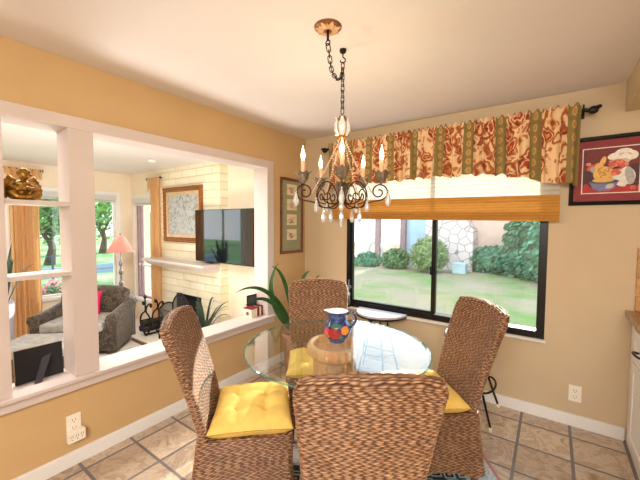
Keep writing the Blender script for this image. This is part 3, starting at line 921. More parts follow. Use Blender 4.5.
# ------------------------------------------------------------------ chandelier
CX, CY = 1.375, -1.430
def zc(py):   # image row at the chandelier axis -> height
    return 1.483 + (224 - py) * .00557
ch = thing('chandelier', 'bronze scroll chandelier with five lit candle bulbs and crystal drops', 'chandelier', (1.423, -1.649, 2.44))
cax, cay = 1.423, -1.649
b = MB(); b.lathe([(.016, 2.422), (.045, 2.426), (.060, 2.432), (.067, 2.437), (.067, 2.44)], (cax, cay, 0), 40)
can = b.build('ceiling_canopy', 'canopy', ch)
b = MB()
for k in range(7):
    a = 2 * pi * k / 7 + .3
    M_ = Matrix.Translation((cax, cay, 2.4235)) @ Matrix.Rotation(a, 4, 'Z')
    for da, ln, wd in ((0, .046, .013), (.42, .034, .008), (-.42, .034, .008)):
        MM = M_ @ Matrix.Rotation(da, 4, 'Z')
        pts = []
        for t in np.linspace(0, 1, 7):
            pts.append((.018 + ln * t, wd * sin(pi * t ** .8)))
        poly = [MM @ V((x, y, -.001 + .30 * max(0, x - .034))) for x, y in pts] + [MM @ V((x, -y, -.001 + .30 * max(0, x - .034))) for x, y in pts[-2:0:-1]]
        b.slab(poly, (0, 0, -.0045))
b.build('canopy_leaf', 'canopyleaf', can)
b = MB(); b.tube([(cax, cay, 2.424), (cax, cay, 2.375)], .006, 8); b.tube([V((cax, cay, 2.365)) + V((.012 * cos(t), 0, .012 * sin(t))) for t in np.linspace(0, 2 * pi, 13)[:-1]], .003, 6, closed=True); b.build('canopy_loop', 'iron', can)
# ceiling hook
hk = thing('ceiling_hook', 'small dark swag hook screwed into the ceiling beside the canopy', 'hook', (CX, CY, 2.44))
b = MB(); b.lathe([(.006, 2.418), (.016, 2.424), (.019, 2.433), (.019, 2.44)], (CX, CY, 0), 20); b.build('hook_base', 'iron', hk)
b = MB(); d_ = V((.83, .55, 0))
b.tube([V((CX, CY, 2.42)), V((CX, CY, 2.40))] + [V((CX, CY, 2.383)) + d_ * (.014 * sin(t)) + V((0, 0, .014 * cos(t))) for t in np.linspace(.2, 4.6, 12)], .0035, 8); b.build('hook_arm', 'iron', hk)
# chain
b = MB()
def link(p, q, twist):
    p = V(p); q = V(q); t = (q - p); L = t.length; t.normalize()
    s1 = t.orthogonal().normalized(); s2 = t.cross(s1)
    sdir = s1 * cos(twist) + s2 * sin(twist)
    m_ = (p + q) / 2; hl = L / 2 + .006; wv = .0095
    pts = []
    for k in range(14):
        a = 2 * pi * k / 14
        ca, sa = cos(a), sin(a)
        pts.append(m_ + t * ((hl - wv) * (1 if ca > 0 else -1) * (1 if abs(ca) > .2 else abs(ca) * 5) + wv * ca) + sdir * (wv * sa))
    b.tube(pts, .0027, 6, closed=True)
sw = bez((cax, cay, 2.355), (cax, cay + .03, 2.30), (CX + .012, CY - .16, 2.255), (CX - .002, CY - .045, 2.262), 16)
sw += bez(sw[-1], (CX, CY - .01, 2.275), (CX, CY, 2.31), (CX, CY, 2.368), 10)[1:]
# resample at the link pitch
def resample(pts, d):
    out = [pts[0]]; acc = 0
    for p, q in zip(pts, pts[1:]):
        L = (q - p).length; pos = d - acc
        while pos <= L:
            out.append(p + (q - p) * (pos / L)); pos += d
        acc = (acc + L) % d
    return out
rs = resample(sw, .026)
for k in range(len(rs) - 1):
    link(rs[k], rs[k + 1], pi / 2 * (k % 2) + .4)
zt = zc(116)
k = 0; z = 2.366
while z - .03 > zt - .01:
    link((CX, CY, z), (CX, CY, z - .03), pi / 2 * (k % 2) + .8); z -= .03; k += 1
b.build('chain', 'iron', ch)
# crown, column
b = MB()
for k in range(6):
    a = 2 * pi * k / 6
    M_ = Matrix.Translation((CX, CY, 0)) @ Matrix.Rotation(a, 4, 'Z')
    prof = [(.010, 1.965), (.030, 1.975), (.044, 2.00), (.046, 2.03), (.036, 2.055), (.042, 2.07)]
    ringsp = []
    for i, (r, z) in enumerate(prof):
        wv = [.007, .013, .017, .017, .011, .003][i]
        ringsp.append([M_ @ V((r - .25 * (u * wv) ** 2 / .02, u * wv, z)) for u in (-1, -.5, 0, .5, 1)])
    b.rings(ringsp, 0, False)
b.build('crown_petals', 'crystal', ch, fixn=False)
b = MB(); b.lathe([(.004, 2.085), (.018, 2.08), (.022, 2.07), (.030, 2.062), (.012, 2.05), (.014, 1.99), (.024, 1.97), (.03, 1.955), (.018, 1.94), (.008, 1.93)], (CX, CY, 0), 20); b.build('crown_finial', 'gold', ch)
b = MB()
b.lathe([(.005, 1.935), (.006, 1.80), (.012, 1.79), (.006, 1.775), (.007, 1.72), (.020, 1.705), (.028, 1.685), (.014, 1.665), (.010, 1.65), (.024, 1.635), (.030, 1.615), (.020, 1.595), (.008, 1.58), (.012, 1.57), (.010, 1.555), (.003, 1.545)], (CX, CY, 0), 24)
b.build('column', 'bronze', ch)
def tulip(b, M_, r0, r1, z0, z1, n=7):
    for k in range(n):
        a = 2 * pi * k / n
        MM = M_ @ Matrix.Rotation(a, 4, 'Z')
        ringsp = []
        for i in range(6):
            t = i / 5
            r = r0 + (r1 - r0) * (t ** .7) + (.012 if i == 5 else 0); z = z0 + (z1 - z0) * t - (.004 if i == 5 else 0)
            wv = [.35, .8, 1., .9, .6, .08][i] * r1 * .62
            ringsp.append([MM @ V((r - .3 * abs(u) * wv, u * wv, z + .002 * abs(u))) for u in (-1, -.5, 0, .5, 1)])
        b.rings(ringsp, 0, False)
b = MB(); tulip(b, Matrix.Translation((CX, CY, 0)), .010, .045, 1.66, 1.715, 8); b.build('leaf_collar', 'patina', ch, fixn=False)
cam_a = radians(-58.4)
AR = .222
ZCUP = zc(185)
for k in range(5):
    a = cam_a + 2 * pi * k / 5
    M_ = Matrix.Translation((CX, CY, 0)) @ Matrix.Rotation(a, 4, 'Z')
    u = M_.to_3x3() @ V((1, 0, 0)); c = V((CX, CY, 0)); zu = V((0, 0, 1))
    P = lambda r, z: c + u * r + zu * z
    b = MB()
    # main S scroll: out of the hub, dipping, rising to the cup and curling back
    arm = bez(P(.02, 1.612), P(.05, 1.555), P(.12, 1.565), P(AR - .07, 1.598), 12) + bez(P(AR - .07, 1.598), P(AR - .03, 1.614), P(AR + .036, 1.60), P(AR + .034, 1.655), 8)[1:] + spiral(P(AR - .012, 1.655), .046, .010, 0, 2 * pi * 1.3, 28, u, zu)[1:]
    b.tube(arm, .0042, 7)
    b.tube(spiral(P(.085, 1.640), .008, .030, 0, 2 * pi * 1.05, 18, u, zu) + bez(P(.115, 1.650), P(.118, 1.60), P(.06, 1.585), P(.025, 1.60), 8)[1:], .0038, 7)
    # brace curl from the collar
    b.tube(bez(P(.016, 1.60), P(.03, 1.70), P(.075, 1.745), P(.118, 1.70), 12) + bez(P(.118, 1.70), P(.160, 1.655), P(.150, 1.60), P(.112, 1.575), 10)[1:], .0038, 7)
    b.tube([P(AR, 1.698), P(AR, ZCUP + .008)], .005, 8)
    armo = b.build('arm', 'bronze', ch)
    b = MB(); MC = M_ @ Matrix.Translation((AR, 0, 0)); tulip(b, MC, .008, .040, ZCUP, ZCUP + .068); b.build('leaf_cup', 'patina', armo, fixn=False)
    b = MB(); b.lathe([(.0105, ZCUP + .012), (.0115, ZCUP + .014), (.0115, zc(163)), (.008, zc(163) + .003)], P(AR, 0), 14); b.build('candle', 'candle', armo)
    b = MB(); zb = zc(163) + .002
    b.lathe([(.007, zb), (.009, zb + .010), (.0118, zb + .024), (.011, zb + .036), (.0065, zb + .052), (.0025, zb + .068), (.001, zb + .080)], P(AR, 0), 14); b.build('bulb', 'bulb', armo)
    # beaded swag from the crown down to the arm
    b = MB()
    sp_ = bez(P(.018, 1.945), P(.06, 1.84), P(.13, 1.72), P(AR - .05, 1.652), 26)
    for p in sp_:
        b.ell(p, .005, 6, 4)
    b.build('bead_swag', 'cream_crown', armo)
    # crystals: one off the arm tip, one under the dip
    def drop(p, L, w_):
        bb = MB()
        p = V(p)
        bb.ell(p + V((0, 0, -.006)), .006, 8, 5)
        bb.lathe([(.002, -.012), (w_ * .5, -.022), (w_ * .85, -.022 - L * .35), (w_, -.022 - L * .62), (w_ * .6, -.022 - L * .9), (.001, -.022 - L)], p, 8, smooth=False)
        return bb
    drop(P(AR + .038, 1.664), .066, .0165).build('crystal_drop', 'crystal', armo)
    drop(P(.105, 1.573), .062, .015).build('crystal_drop', 'crystal', armo)
    drop(P(.146, 1.628), .06, .015).build('crystal_drop', 'crystal', armo)
bb = MB(); bb.ell((CX, CY, 1.538), .007, 8, 5); bb.lathe([(.002, 1.53), (.008, 1.52), (.0145, 1.49), (.009, 1.47), (.001, 1.462)], (CX, CY, 0), 8, smooth=False); bb.build('crystal_drop', 'crystal', ch)

# ------------------------------------------------------------------ valance, rod, shade
rod = thing('curtain_rod', 'dark bronze curtain rod with twisted finials above the dining window', 'curtain rod', (1.45, -.10, 2.27))
b = MB(); b.tube([(.40, -.10, 2.268), (2.49, -.10, 2.272)], .011, 12); b.build('rod', 'black', rod)
for x, sg in ((.40, -1), (2.49, 1)):
    b = MB()
    b.tube([(x, -.10, 2.27), (x + sg * .02, -.10, 2.27), (x + sg * .032, -.10, 2.262), (x + sg * .05, -.10, 2.258), (x + sg * .072, -.10, 2.27), (x + sg * .088, -.10, 2.286)], [.011, .015, .011, .018, .020, .010], 12)
    b.ell((x + sg * .058, -.10, 2.264), (.030, .026, .027)); b.ell((x + sg * .090, -.10, 2.282), (.014, .013, .013)); b.build('finial', 'black', rod)
    b = MB(); b.box(x + sg * .006 - .006, x + sg * .006 + .006, -.10, 0, 2.264, 2.278); b.box(x + sg * .006 - .012, x + sg * .006 + .012, -.008, 0, 2.235, 2.31, bev=.003); b.tube([(x + sg * .006, -.10, 2.27), (x + sg * .006, -.104, 2.295), (x + sg * .006, -.09, 2.31)], .006, 8); b.build('bracket', 'black', rod)
b = MB()
bx_ = [.39, .79, 1.19, 1.5, 1.86, 2.0, 2.14, 2.29, 2.49]; bz_ = [1.84, 1.869, 1.881, 1.885, 1.885, 1.865, 1.835, 1.795, 1.763]
random.seed(5)
ph = [random.uniform(0, 2 * pi) for _ in range(6)]
def valf(u, v):
    x = .40 + 2.085 * u
    zb = float(np.interp(x, bx_, bz_)); zt_ = 2.312
    z = zb + (zt_ - zb) * v
    # soft pleats below, tight gathers at the rod pocket
    sl = (1 - v)
    pl_ = sin(2 * pi * 13 * u + 1.6 * sin(2 * pi * 3.2 * u + ph[0])) * .5 + .32 * sin(2 * pi * 29 * u + ph[1])
    ga = sin(2 * pi * 46 * u + 1.2 * sin(2 * pi * 9 * u + ph[2]))
    y = -.130 - .044 * pl_ * min(1, sl * 2.2 + .12) - .008 * ga * math.exp(-((v - .93) / .12) ** 2)
    y -= .02 * math.exp(-((v - .93) / .05) ** 2) * 0
    y += .014 * math.exp(-((v - .86) / .03) ** 2)
    z += .012 * pl_ * sl ** 2 + .013 * ga * max(0, (v - .9) / .1)
    x += .010 * sin(2 * pi * 26 * u + ph[3]) * sl
    return V((x, y, z))
b.grid(valf, 520, 36, uvfn=lambda u, v: (u * 3.3, v * .45))
tag(b.build('window_valance', 'valance', loc=(1.45, -.10, 1.85), fixn=False), 'gathered rust and cream paisley valance with green stripes over the window', 'valance')
sh = thing('roman_shade', 'half lowered woven shade, sheer white above a folded golden band', 'window shade', (1.39, -.04, 1.53))
b = MB()
def shf(u, v):
    return V((.42 + 1.96 * u, -.045 - .004 * abs(sin(v * pi * 9)), 1.66 + .50 * v))
b.grid(shf, 4, 110); b.build('sheer_panel', 'sheer', sh)
b = MB(); b.box(.42, 2.38, -.046, -.0005, 2.145, 2.175); b.build('head_rail', 'white', sh)
b = MB()
x0, x1 = .40, 2.388
for k, (zlo, zhi, d) in enumerate([(1.556, 1.725, .052), (1.543, 1.60, .060), (1.530, 1.57, .067)]):
    def bf(u, v, zlo=zlo, zhi=zhi, d=d):
        x = x0 + (x1 - x0) * u
        sl = -.028 * (u - .25)
        return V((x, -d - .002 * sin(v * 60), zlo + sl + (zhi - zlo) * v))
    b.grid(bf, 8, 24)
b.box(x0, x1, -.066, -.036, 1.553 - .018, 1.553 - .012)
b.build('folded_band', 'band', sh)

# ------------------------------------------------------------------ pictures
def frame(b, o, u, v, n_, W, H, fw, d, mi=0, bev=.004):
    """rectangular frame of width fw around W x H (outer) with its lower-left corner at o"""
    o, u, v, n_ = V(o), V(u), V(v), V(n_)
    prof = [(0, 0), (0, d * .8), (fw * .25, d), (fw * .7, d * .8), (fw, d * .5), (fw, 0)]
    cor = [(0, 0), (W, 0), (W, H), (0, H)]
    sg = [(1, 1), (-1, 1), (-1, -1), (1, -1)]
    rings = []
    for (cx_, cy_), (sx, sy) in zip(cor, sg):
        rings.append([o + u * (cx_ + sx * i) + v * (cy_ + sy * i) + n_ * h for i, h in prof])
    b.rings(rings, mi, False, closed_v=True, smooth=False)
def rect(b, o, u, v, n_, x0, x1, y0, y1, h, mi=0, t=.001):
    o, u, v, n_ = V(o), V(u), V(v), V(n_)
    b.slab([o + u * x0 + v * y0 + n_ * h, o + u * x1 + v * y0 + n_ * h, o + u * x1 + v * y1 + n_ * h, o + u * x0 + v * y1 + n_ * h], n_ * t, mi)
# narrow picture of four prints on the left wall
O = (0.001, -.43, 1.158); u_, v_, n_ = (0, 1, 0), (0, 0, 1), (1, 0, 0)
p4 = thing('four_print_picture', 'narrow wood framed picture of four small sketches in a sage mat', 'picture', (0, -.243, 1.158))
W, H = .374, .815
b = MB(); frame(b, O, u_, v_, n_, W, H, .028, .022); b.build('picture_frame', 'wood', p4)
b = MB(); rect(b, O, u_, v_, n_, .02, W - .02, .02, H - .02, .003); mtb = b.build('mat_board', 'matgreen', p4)
for k in range(4):
    zc_ = .145 + k * .163
    b = MB(); rect(b, O, u_, v_, n_, .105, .27, zc_, zc_ + .118, .0045)
    random.seed(k + 3)
    for j in range(11):
        x = .12 + random.random() * .12; y = zc_ + .02 + random.random() * .07
        if j < 6:
            pts = [V(O) + V(n_) * .0065 + V(u_) * (x + .03 * (t - .5) + .008 * sin(6 * t + j)) + V(v_) * (y + .025 * sin(5 * t + j * 2) * .5) for t in np.linspace(0, 1, 7)]
        else:
            pts = [V(O) + V(n_) * .0065 + V(u_) * (.187 + (j - 8.5) * .012) + V(v_) * (zc_ + .022 + .06 * t * (1 - .1 * abs(j - 8))) + V(u_) * (.006 * sin(4 * t + j)) for t in np.linspace(0, 1, 6)]
        b.tube(pts, .0016, 4, 1)
    b.build('sketch', ['paper', 'ink'], mtb)

# chef picture on the back wall
O = (2.438, -.001, 1.625); u_, v_, n_ = (1, 0, 0), (0, 0, 1), (0, -1, 0)
W, H = .43, .475
cp = thing('chef_picture', 'black framed picture of a white hatted chef with pasta, red mat', 'picture', (2.65, 0, 1.625))
b = MB(); frame(b, O, u_, v_, n_, W, H, .026, .022); b.build('picture_frame', 'black', cp)
b = MB(); rect(b, O, u_, v_, n_, .02, W - .02, .02, H - .02, .004, 0); b.build('mat_board', 'p_matred', cp)
ix0, ix1, iy0, iy1 = .075, W - .062, .085, H - .085
b = MB(); rect(b, O, u_, v_, n_, ix0 - .006, ix1 + .006, iy0 - .006, iy1 + .006, .0056, 0); b.build('mat_bevel', 'p_white', cp)
b = MB()
cols = ['p_bg', 'p_bg2', 'p_hat', 'p_hat2', 'p_skin', 'p_skin2', 'p_coat', 'p_coat2', 'p_pasta', 'p_pasta2', 'p_bowl', 'p_bowl2', 'p_red', 'p_dark']
ci = {k: i for i, k in enumerate(cols)}
lay = [0]
def q2(x, y, h):
    return V(O) + V(u_) * (ix0 + (ix1 - ix0) * x) + V(v_) * (iy0 + (iy1 - iy0) * y) + V(n_) * h
def shape(pts, c):
    lay[0] += 1
    h = .0070 + lay[0] * .00012
    pts = [(min(1, max(0, x)), min(1, max(0, y))) for x, y in pts]
    b.poly([q2(x, y, h) for x, y in pts], ci[c])
def oval(x, y, rx, ry, c, rot=0, n=22):
    shape([(x + rx * cos(t) * cos(rot) - ry * sin(t) * sin(rot), y + rx * cos(t) * sin(rot) + ry * sin(t) * cos(rot)) for t in np.linspace(0, 2 * pi, n + 1)[:-1]], c)
rect(b, O, u_, v_, n_, ix0, ix1, iy0, iy1, .0066, 0, .0004)
shape([(0, .0), (1, 0), (1, .16), (0, .16)], 'p_red'); shape([(0, .14), (1, .14), (1, .18), (0, .18)], 'p_dark')
shape([(0, .18), (.3, .18), (.3, .55), (0, .5)], 'p_bg2'); shape([(.78, .2), (1, .2), (1, .62), (.85, .6)], 'p_bg2')
oval(.74, .34, .2, .22, 'p_coat'); oval(.84, .36, .08, .2, 'p_coat2', .2); oval(.66, .3, .12, .1, 'p_coat')
oval(.16, .58, .10, .06, 'p_skin', .6); oval(.1, .66, .05, .04, 'p_skin2'); oval(.22, .52, .1, .07, 'p_coat2', -.5)
oval(.62, .62, .16, .13, 'p_skin'); oval(.56, .6, .06, .055, 'p_skin2'); oval(.66, .68, .06, .04, 'p_skin2'); oval(.78, .62, .035, .05, 'p_skin2')
oval(.6, .545, .09, .022, 'p_dark', .1); oval(.57, .665, .014, .012, 'p_dark'); oval(.65, .69, .014, .012, 'p_dark'); oval(.54, .615, .045, .04, 'p_skin')
shape([(.46, .70), (.84, .78), (.86, .70), (.80, .64), (.66, .74), (.48, .68)], 'p_hat2')
oval(.56, .80, .12, .075, 'p_hat', .2); oval(.72, .86, .16, .1, 'p_hat', .1); oval(.86, .80, .11, .1, 'p_hat'); oval(.72, .79, .2, .05, 'p_hat', .15); oval(.68, .84, .05, .02, 'p_hat2', .5); oval(.82, .84, .05, .02, 'p_hat2', -.5)
oval(.38, .42, .19, .17, 'p_pasta'); oval(.3, .56, .08, .12, 'p_pasta', .2); oval(.36, .7, .05, .12, 'p_pasta', -.3)
for j in range(16):
    random.seed(j); oval(.26 + random.random() * .26, .3 + random.random() * .26, .05, .012, 'p_pasta2', random.random() * 3)
oval(.6, .44, .09, .06, 'p_skin', -.3); oval(.56, .40, .06, .035, 'p_skin2', -.2)
shape([(.12, .25), (.66, .25), (.58, .09), (.48, .04), (.3, .04), (.2, .09)], 'p_bowl'); oval(.39, .25, .27, .045, 'p_bowl2'); oval(.38, .28, .2, .05, 'p_pasta'); oval(.5, .14, .08, .05, 'p_hat2', .4)
oval(.07, .14, .06, .07, 'p_red'); oval(.82, .12, .05, .05, 'p_red'); oval(.9, .09, .05, .05, 'p_skin')
b.build('painting', cols, cp, fixn=False)

# ornate painting over the mantel
O = (-3.34, .199, 1.155); W, H = 1.12, .94
op = thing('landscape_painting', 'grey street painting in an ornate bronze frame on the brick chimney', 'painting', (-2.78, .2, 1.155))
b = MB(); frame(b, O, u_, v_, n_, W, H, .085, .05)
for k in range(15):
    for zz_ in (.03, H - .03):
        b.ell(V(O) + V((.045 + k * (W - .09) / 14, -.045, zz_)), (.042, .022, .026), 8, 6, M=Matrix.Rotation(.6, 4, 'Y'))
for k in range(11):
    for xx in (.022, W - .022):
        b.ell(V(O) + V((xx, -.04, .08 + k * (H - .16) / 10)), (.016, .016, .03), 8, 6)
b.build('picture_frame', 'ornate', op)
b = MB(); frame(b, (O[0] + .08, O[1] - .012, O[2] + .08), u_, v_, n_, W - .16, H - .16, .05, .02); b.build('inner_liner', 'gilt', op)
b = MB(); rect(b, O, u_, v_, n_, .10, W - .10, .10, H - .10, .012, 0)
b.slab([V(O) + V((x, -.0135, z)) for x, z in ((.3, .13), (.85, .13), (.62, .5), (.55, .5))], (0, -.001, 0), 1)
b.build('painting', ['painting', 'pathpaint'], op)

# ------------------------------------------------------------------ television
tv = thing('television', 'wide flat black television on an arm mount beside the brick chimney', 'television', (-1.64, .1, .885))
b = MB(); b.box(-2.265, -.945, .08, .11, .888, 1.688, bev=.004); b.build('bezel', 'black', tv)
b = MB(); b.box(-2.257, -.953, .0785, .08, .903, 1.680); b.build('screen', 'screen', tv)
b = MB(); b.box(-1.75, -1.4, .11, .13, 1.15, 1.45); b.tube([(-1.6, .125, 1.3), (-1.45, .25, 1.3), (-1.5, .35, 1.3)], .02, 8); b.box(-1.6, -1.4, .335, .35, 1.2, 1.4); b.build('wall_mount', 'black', tv)
b = MB(); b.box(-2.0, -1.86, .08, .105, .872, .888, bev=.003); b.build('sensor_bar', 'black', tv)

# ------------------------------------------------------------------ fireplace things
fs = thing('fire_screen', 'black arched folding fire screen with wire mesh on the hearth', 'fire screen', (-2.42, -.18, -.36))
def panel(p0, p1, h0, h1, arch_):
    p0, p1 = V(p0), V(p1)
    top = []
    for t in np.linspace(0, 1, 17):
        p = p0.lerp(p1, t); top.append(V((p.x, p.y, h0 + (h1 - h0) * t + arch_ * sin(pi * t) ** .8)))
    fr = MB()
    fr.tube([p0] + top + [p1], .012, 8); fr.tube([p0 + V((0, 0, .03)), p1 + V((0, 0, .03))], .009, 8)
    me = MB(); me.poly([p0] + top + [p1])
    return fr, me
zb = -.36
for a_, b_, h0, h1, ar in (((-2.70, -.30, zb), (-2.55, -.15, zb), .10, .20, .06), ((-2.55, -.15, zb), (-2.10, -.15, zb), .20, .20, .19), ((-2.10, -.15, zb), (-1.95, -.30, zb), .20, .10, .06)):
    fr, me = panel(a_, b_, h0, h1, ar)
    o = fr.build('screen_panel', 'iron', fs); me.build('wire_mesh', 'wiremesh', o)
lr = thing('firewood_rack', 'black wrought iron scroll rack with finial holding dark logs', 'log rack', (-3.0, -.28, -.36))
b = MB()
ux = V((1, 0, 0)); uz = V((0, 0, 1))
for yo in (-.36, -.16):
    c = lambda x, z: V((x, yo, z))
    b.tube(bez(c(-2.98, -.352), c(-3.22, -.25), c(-3.22, -.05), c(-3.05, .02), 14) + bez(c(-3.05, .02), c(-2.96, .06), c(-2.98, .17), c(-3.05, .19), 8)[1:] + spiral(c(-3.055, .165), .03, .008, pi / 2, pi * 2.3, 12, ux, uz)[1:], .013, 8)
    b.tube(bez(c(-3.02, -.352), c(-2.78, -.25), c(-2.78, -.05), c(-2.95, .02), 14) + bez(c(-2.95, .02), c(-3.04, .06), c(-2.9, .2), c(-2.83, .19), 8)[1:] + spiral(c(-2.83, .16), .03, .008, pi / 2, -pi * 1.3, 12, ux, uz)[1:], .013, 8)
    if yo < -.3:
        b.tube([c(-3.0, .03), c(-3.0, .25)], .012, 8); b.ell(c(-3.0, .275), .026); b.lathe([(.012, .3), (.001, .335)], (-3.0, yo, 0), 8)
for x in (-3.17, -2.83):
    b.tube([(x, -.36, -.14), (x, -.16, -.14)], .01, 8)
b.tube([(-3.0, -.36, -.344), (-3.0, -.16, -.344)], .012, 8)
b.build('scroll_frame', 'iron', lr)
MT['log'] = mat('dark_log', (44, 36, 32), .9, var=.4, scale=20)
for k, (x, z) in enumerate(((-3.05, -.235), (-2.95, -.235), (-3.0, -.15))):
    b = MB(); b.lathe([(.05, -.16), (.052, -.1), (.048, .1), (.05, .16)], (x, -.26, z), 12, M=Matrix.Rotation(pi / 2, 4, 'X')); b.ell((x + .02, -.33, z + .045), (.012, .02, .02))
    tag(b.build('fire_log', 'log', loc=(x, -.26, z)), ('dark log resting at the left of the iron rack', 'dark log resting at the right of the iron rack', 'dark log on top of the two others in the iron rack')[k], 'log', 'logs in the iron rack')

# ------------------------------------------------------------------ plants
def strap(b, base, d, L, rise, wd, droop=1.0, n=16, mi=0, tw=0):
    """strap leaf: starts at base, leans in direction d, arching"""
    base = V(base); d = V(d).normalized(); sd = V((-d.y, d.x, 0))
    if sd.length < .1: sd = V((1, 0, 0))
    rings = []
    for i in range(n + 1):
        t = i / n
        p = base + d * (L * t) + V((0, 0, rise * (sin(min(1, t * 1.0) * pi * .5 * (1 + droop * .75)))))
        w_ = wd * (sin(pi * min(1, .18 + .82 * t) ** .9) ** .6) * (1 - t ** 4) + .001
        s_ = (sd * cos(tw * t) + V((0, 0, 1)) * sin(tw * t))
        rings.append([p - s_ * w_ + V((0, 0, w_ * .35)), p, p + s_ * w_ + V((0, 0, w_ * .35))])
    b.rings(rings, mi, False)
def potshape(b, c, r, h, mi=0):
    b.lathe([(r * .68, 0), (r * .72, .005), (r * .92, h * .85), (r, h * .87), (r, h), (r * .9, h), (r * .88, h * .9), (.001, h * .9)], c, 28, mi, cap1=False)
cpt = thing('corner_plant', 'potted plant with long arching green strap leaves in the room corner', 'plant', (.32, -.56, 0))
b = MB(); potshape(b, (.32, -.56, 0), .13, .42); b.build('pot', 'pot', cpt)
b = MB(); b.lathe([(.113, .376), (.05, .392), (.001, .394)], (.32, -.56, 0), 20); b.build('soil', 'soil', cpt)
def ribbon(b, ctrl, wd, n=18):
    c = [V(p) for p in ctrl]
    pts = bez(*c, n)
    rings = []
    for i, p in enumerate(pts):
        t = i / n; tg = (pts[min(i + 1, n)] - pts[max(i - 1, 0)]).normalized()
        sd = tg.cross(V((.83, -.55, 0))); sd = (sd.normalized() * .8 + V((.45, .2, .1))).normalized()
        w_ = wd * min(1, .35 + t * 2.2) * (1 - t ** 3.5) + .0012
        up = sd.cross(tg)
        rings.append([p - sd * w_ + up * (w_ * .3), p, p + sd * w_ + up * (w_ * .3)])
    b.rings(rings, 0, False)
PB = (.32, -.56, .39)
for ctrl, wd in (([PB, (.32, -.80, .86), (.32, -1.06, 1.02), (.30, -1.29, .925)], .021), ([PB, (.33, -.82, .80), (.33, -1.04, .92), (.32, -1.22, .805)], .020),
                 ([PB, (.30, -.84, .66), (.30, -.99, .92), (.31, -.795, 1.12)], .024), ([PB, (.31, -.66, .90), (.31, -.74, 1.07), (.31, -.885, 1.10)], .018),
                 ([PB, (.36, -.55, .92), (.36, -.50, .99), (.36, -.38, 1.005)], .020), ([PB, (.37, -.42, .75), (.37, -.32, .93), (.37, -.22, .945)], .018),
                 ([PB, (.30, -.72, .60), (.30, -.84, .70), (.30, -.87, .84)], .018), ([PB, (.22, -.5, .6), (.18, -.42, .74), (.14, -.36, .72)], .018)):
    b = MB(); ribbon(b, ctrl, wd); b.build('leaf', 'leaf', cpt, fixn=False)
hp = thing('hearth_plant', 'dark strap leaved plant in a black pot on the hearth', 'plant', (-1.72, -.15, -.36))
b = MB(); potshape(b, (-1.72, -.15, -.36), .12, .24); b.build('pot', 'black', hp)
random.seed(21)
for k in range(15):
    a = random.uniform(0, 2 * pi); r = random.uniform(.15, .45)
    b = MB(); strap(b, (-1.72, -.15, -.15), (cos(a), sin(a) * .5, 0), r, random.uniform(.38, .58) - r * .25, .034, random.uniform(-.1, .5)); b.build('leaf', 'leafdark', hp, fixn=False)
sp_ = thing('snake_plant', 'spiky plant in a tall lavender white planter at the left window', 'plant', (-4.05, -1.86, -.45))
b = MB(); b.lathe([(.10, -.45), (.105, -.44), (.135, .29), (.14, .32), (.125, .32), (.12, .28), (.001, .28)], (-4.05, -1.86, 0), 28, cap1=False); b.build('planter', 'whitepot', sp_)
random.seed(8)
for k in range(11):
    a = random.uniform(0, 2 * pi); r = random.uniform(.04, .26)
    b = MB(); strap(b, (-4.05 + .05 * cos(a), -1.86 + .05 * sin(a), .27), (cos(a), sin(a), 0), r * 1.25, random.uniform(.72, 1.0) - r * .6, .036, -.2, tw=.4); b.build('leaf', 'leafdark', sp_, fixn=False)

# ------------------------------------------------------------------ lounge chair, ottoman, lamp, drapes
def place(o, x, y, z, a):
    o.location = (x, y, z); o.rotation_euler = (0, 0, a)
def cushbox(b, x0, x1, y0, y1, z0, z1, r=.05, mi=0):
    b.box(x0, x1, y0, y1, z0, z1, mi, bev=r, seg=4)
def smooth_all(b):
    for f in b.bm.faces: f.smooth = True
ac_ = thing('lounge_chair', 'dark floral upholstered armchair with rolled arms by the window', 'armchair', (0, 0, 0))
HW = .54
b = MB(); cushbox(b, -HW + .08, HW - .08, -.42, .30, .06, .40, .03); smooth_all(b); b.build('seat_base', 'uphol', ac_)
b = MB(); cushbox(b, -HW + .13, HW - .13, -.28, .36, .36, .49, .05); smooth_all(b); b.build('seat_pad', 'uphol_top', ac_)
b = MB()
# back: curved slab with rolled top
prof = [(-.28, .30), (-.31, .60), (-.35, .80), (-.38, .875), (-.435, .905), (-.495, .88), (-.505, .82), (-.47, .77), (-.45, .6), (-.43, .10), (-.38, .06)]
rings = []
for i in range(13):
    t = i / 12; x = -HW + .06 + (2 * HW - .12) * t
    dz = -.05 * abs(2 * t - 1) ** 3
    dy = .10 * abs(2 * t - 1) ** 3
    rings.append([V((x, y + dy, z + (dz if z > .5 else 0))) for y, z in prof])
b.rings(rings, 0, True, True, True)
b.build('backrest', 'uphol', ac_)
for s_ in (-1, 1):
    b = MB()
    pr2 = [(.0, .06), (.0, .46), (-.02, .51), (.005, .575), (.065, .605), (.13, .58), (.155, .52), (.13, .47), (.115, .43), (.12, .06)]
    rings = []
    for i in range(9):
        t = i / 8; y = -.44 + .74 * t
        dz = .10 * (1 - t) ** 1.5
        fl = .03 * t ** 2
        rings.append([V((s_ * (HW - .12 + x + fl), y, z + (dz if z > .45 else 0))) for x, z in pr2])
    b.rings(rings, 0, True, True, True); b.build('rolled_arm', 'uphol', ac_)
for sx in (-1, 1):
    for sy in (-1, 1):
        b = MB(); b.lathe([(.018, 0), (.028, .08)], (sx * (HW - .12), sy * .28 - .06, 0), 10); b.build('leg', 'leg', ac_)
place(ac_, -3.42, -1.06, -.45, radians(-138))
pk = MB()
def pil(top):
    def fn(u, v):
        x, y = u * 2 - 1, v * 2 - 1
        e = max(0, 1 - x ** 4) ** .5 * max(0, 1 - y ** 4) ** .5
        return V((x * .19 * (.9 + .1 * y * y), (1 if top else -1) * .07 * e, y * .19 * (.9 + .1 * x * x)))
    return fn
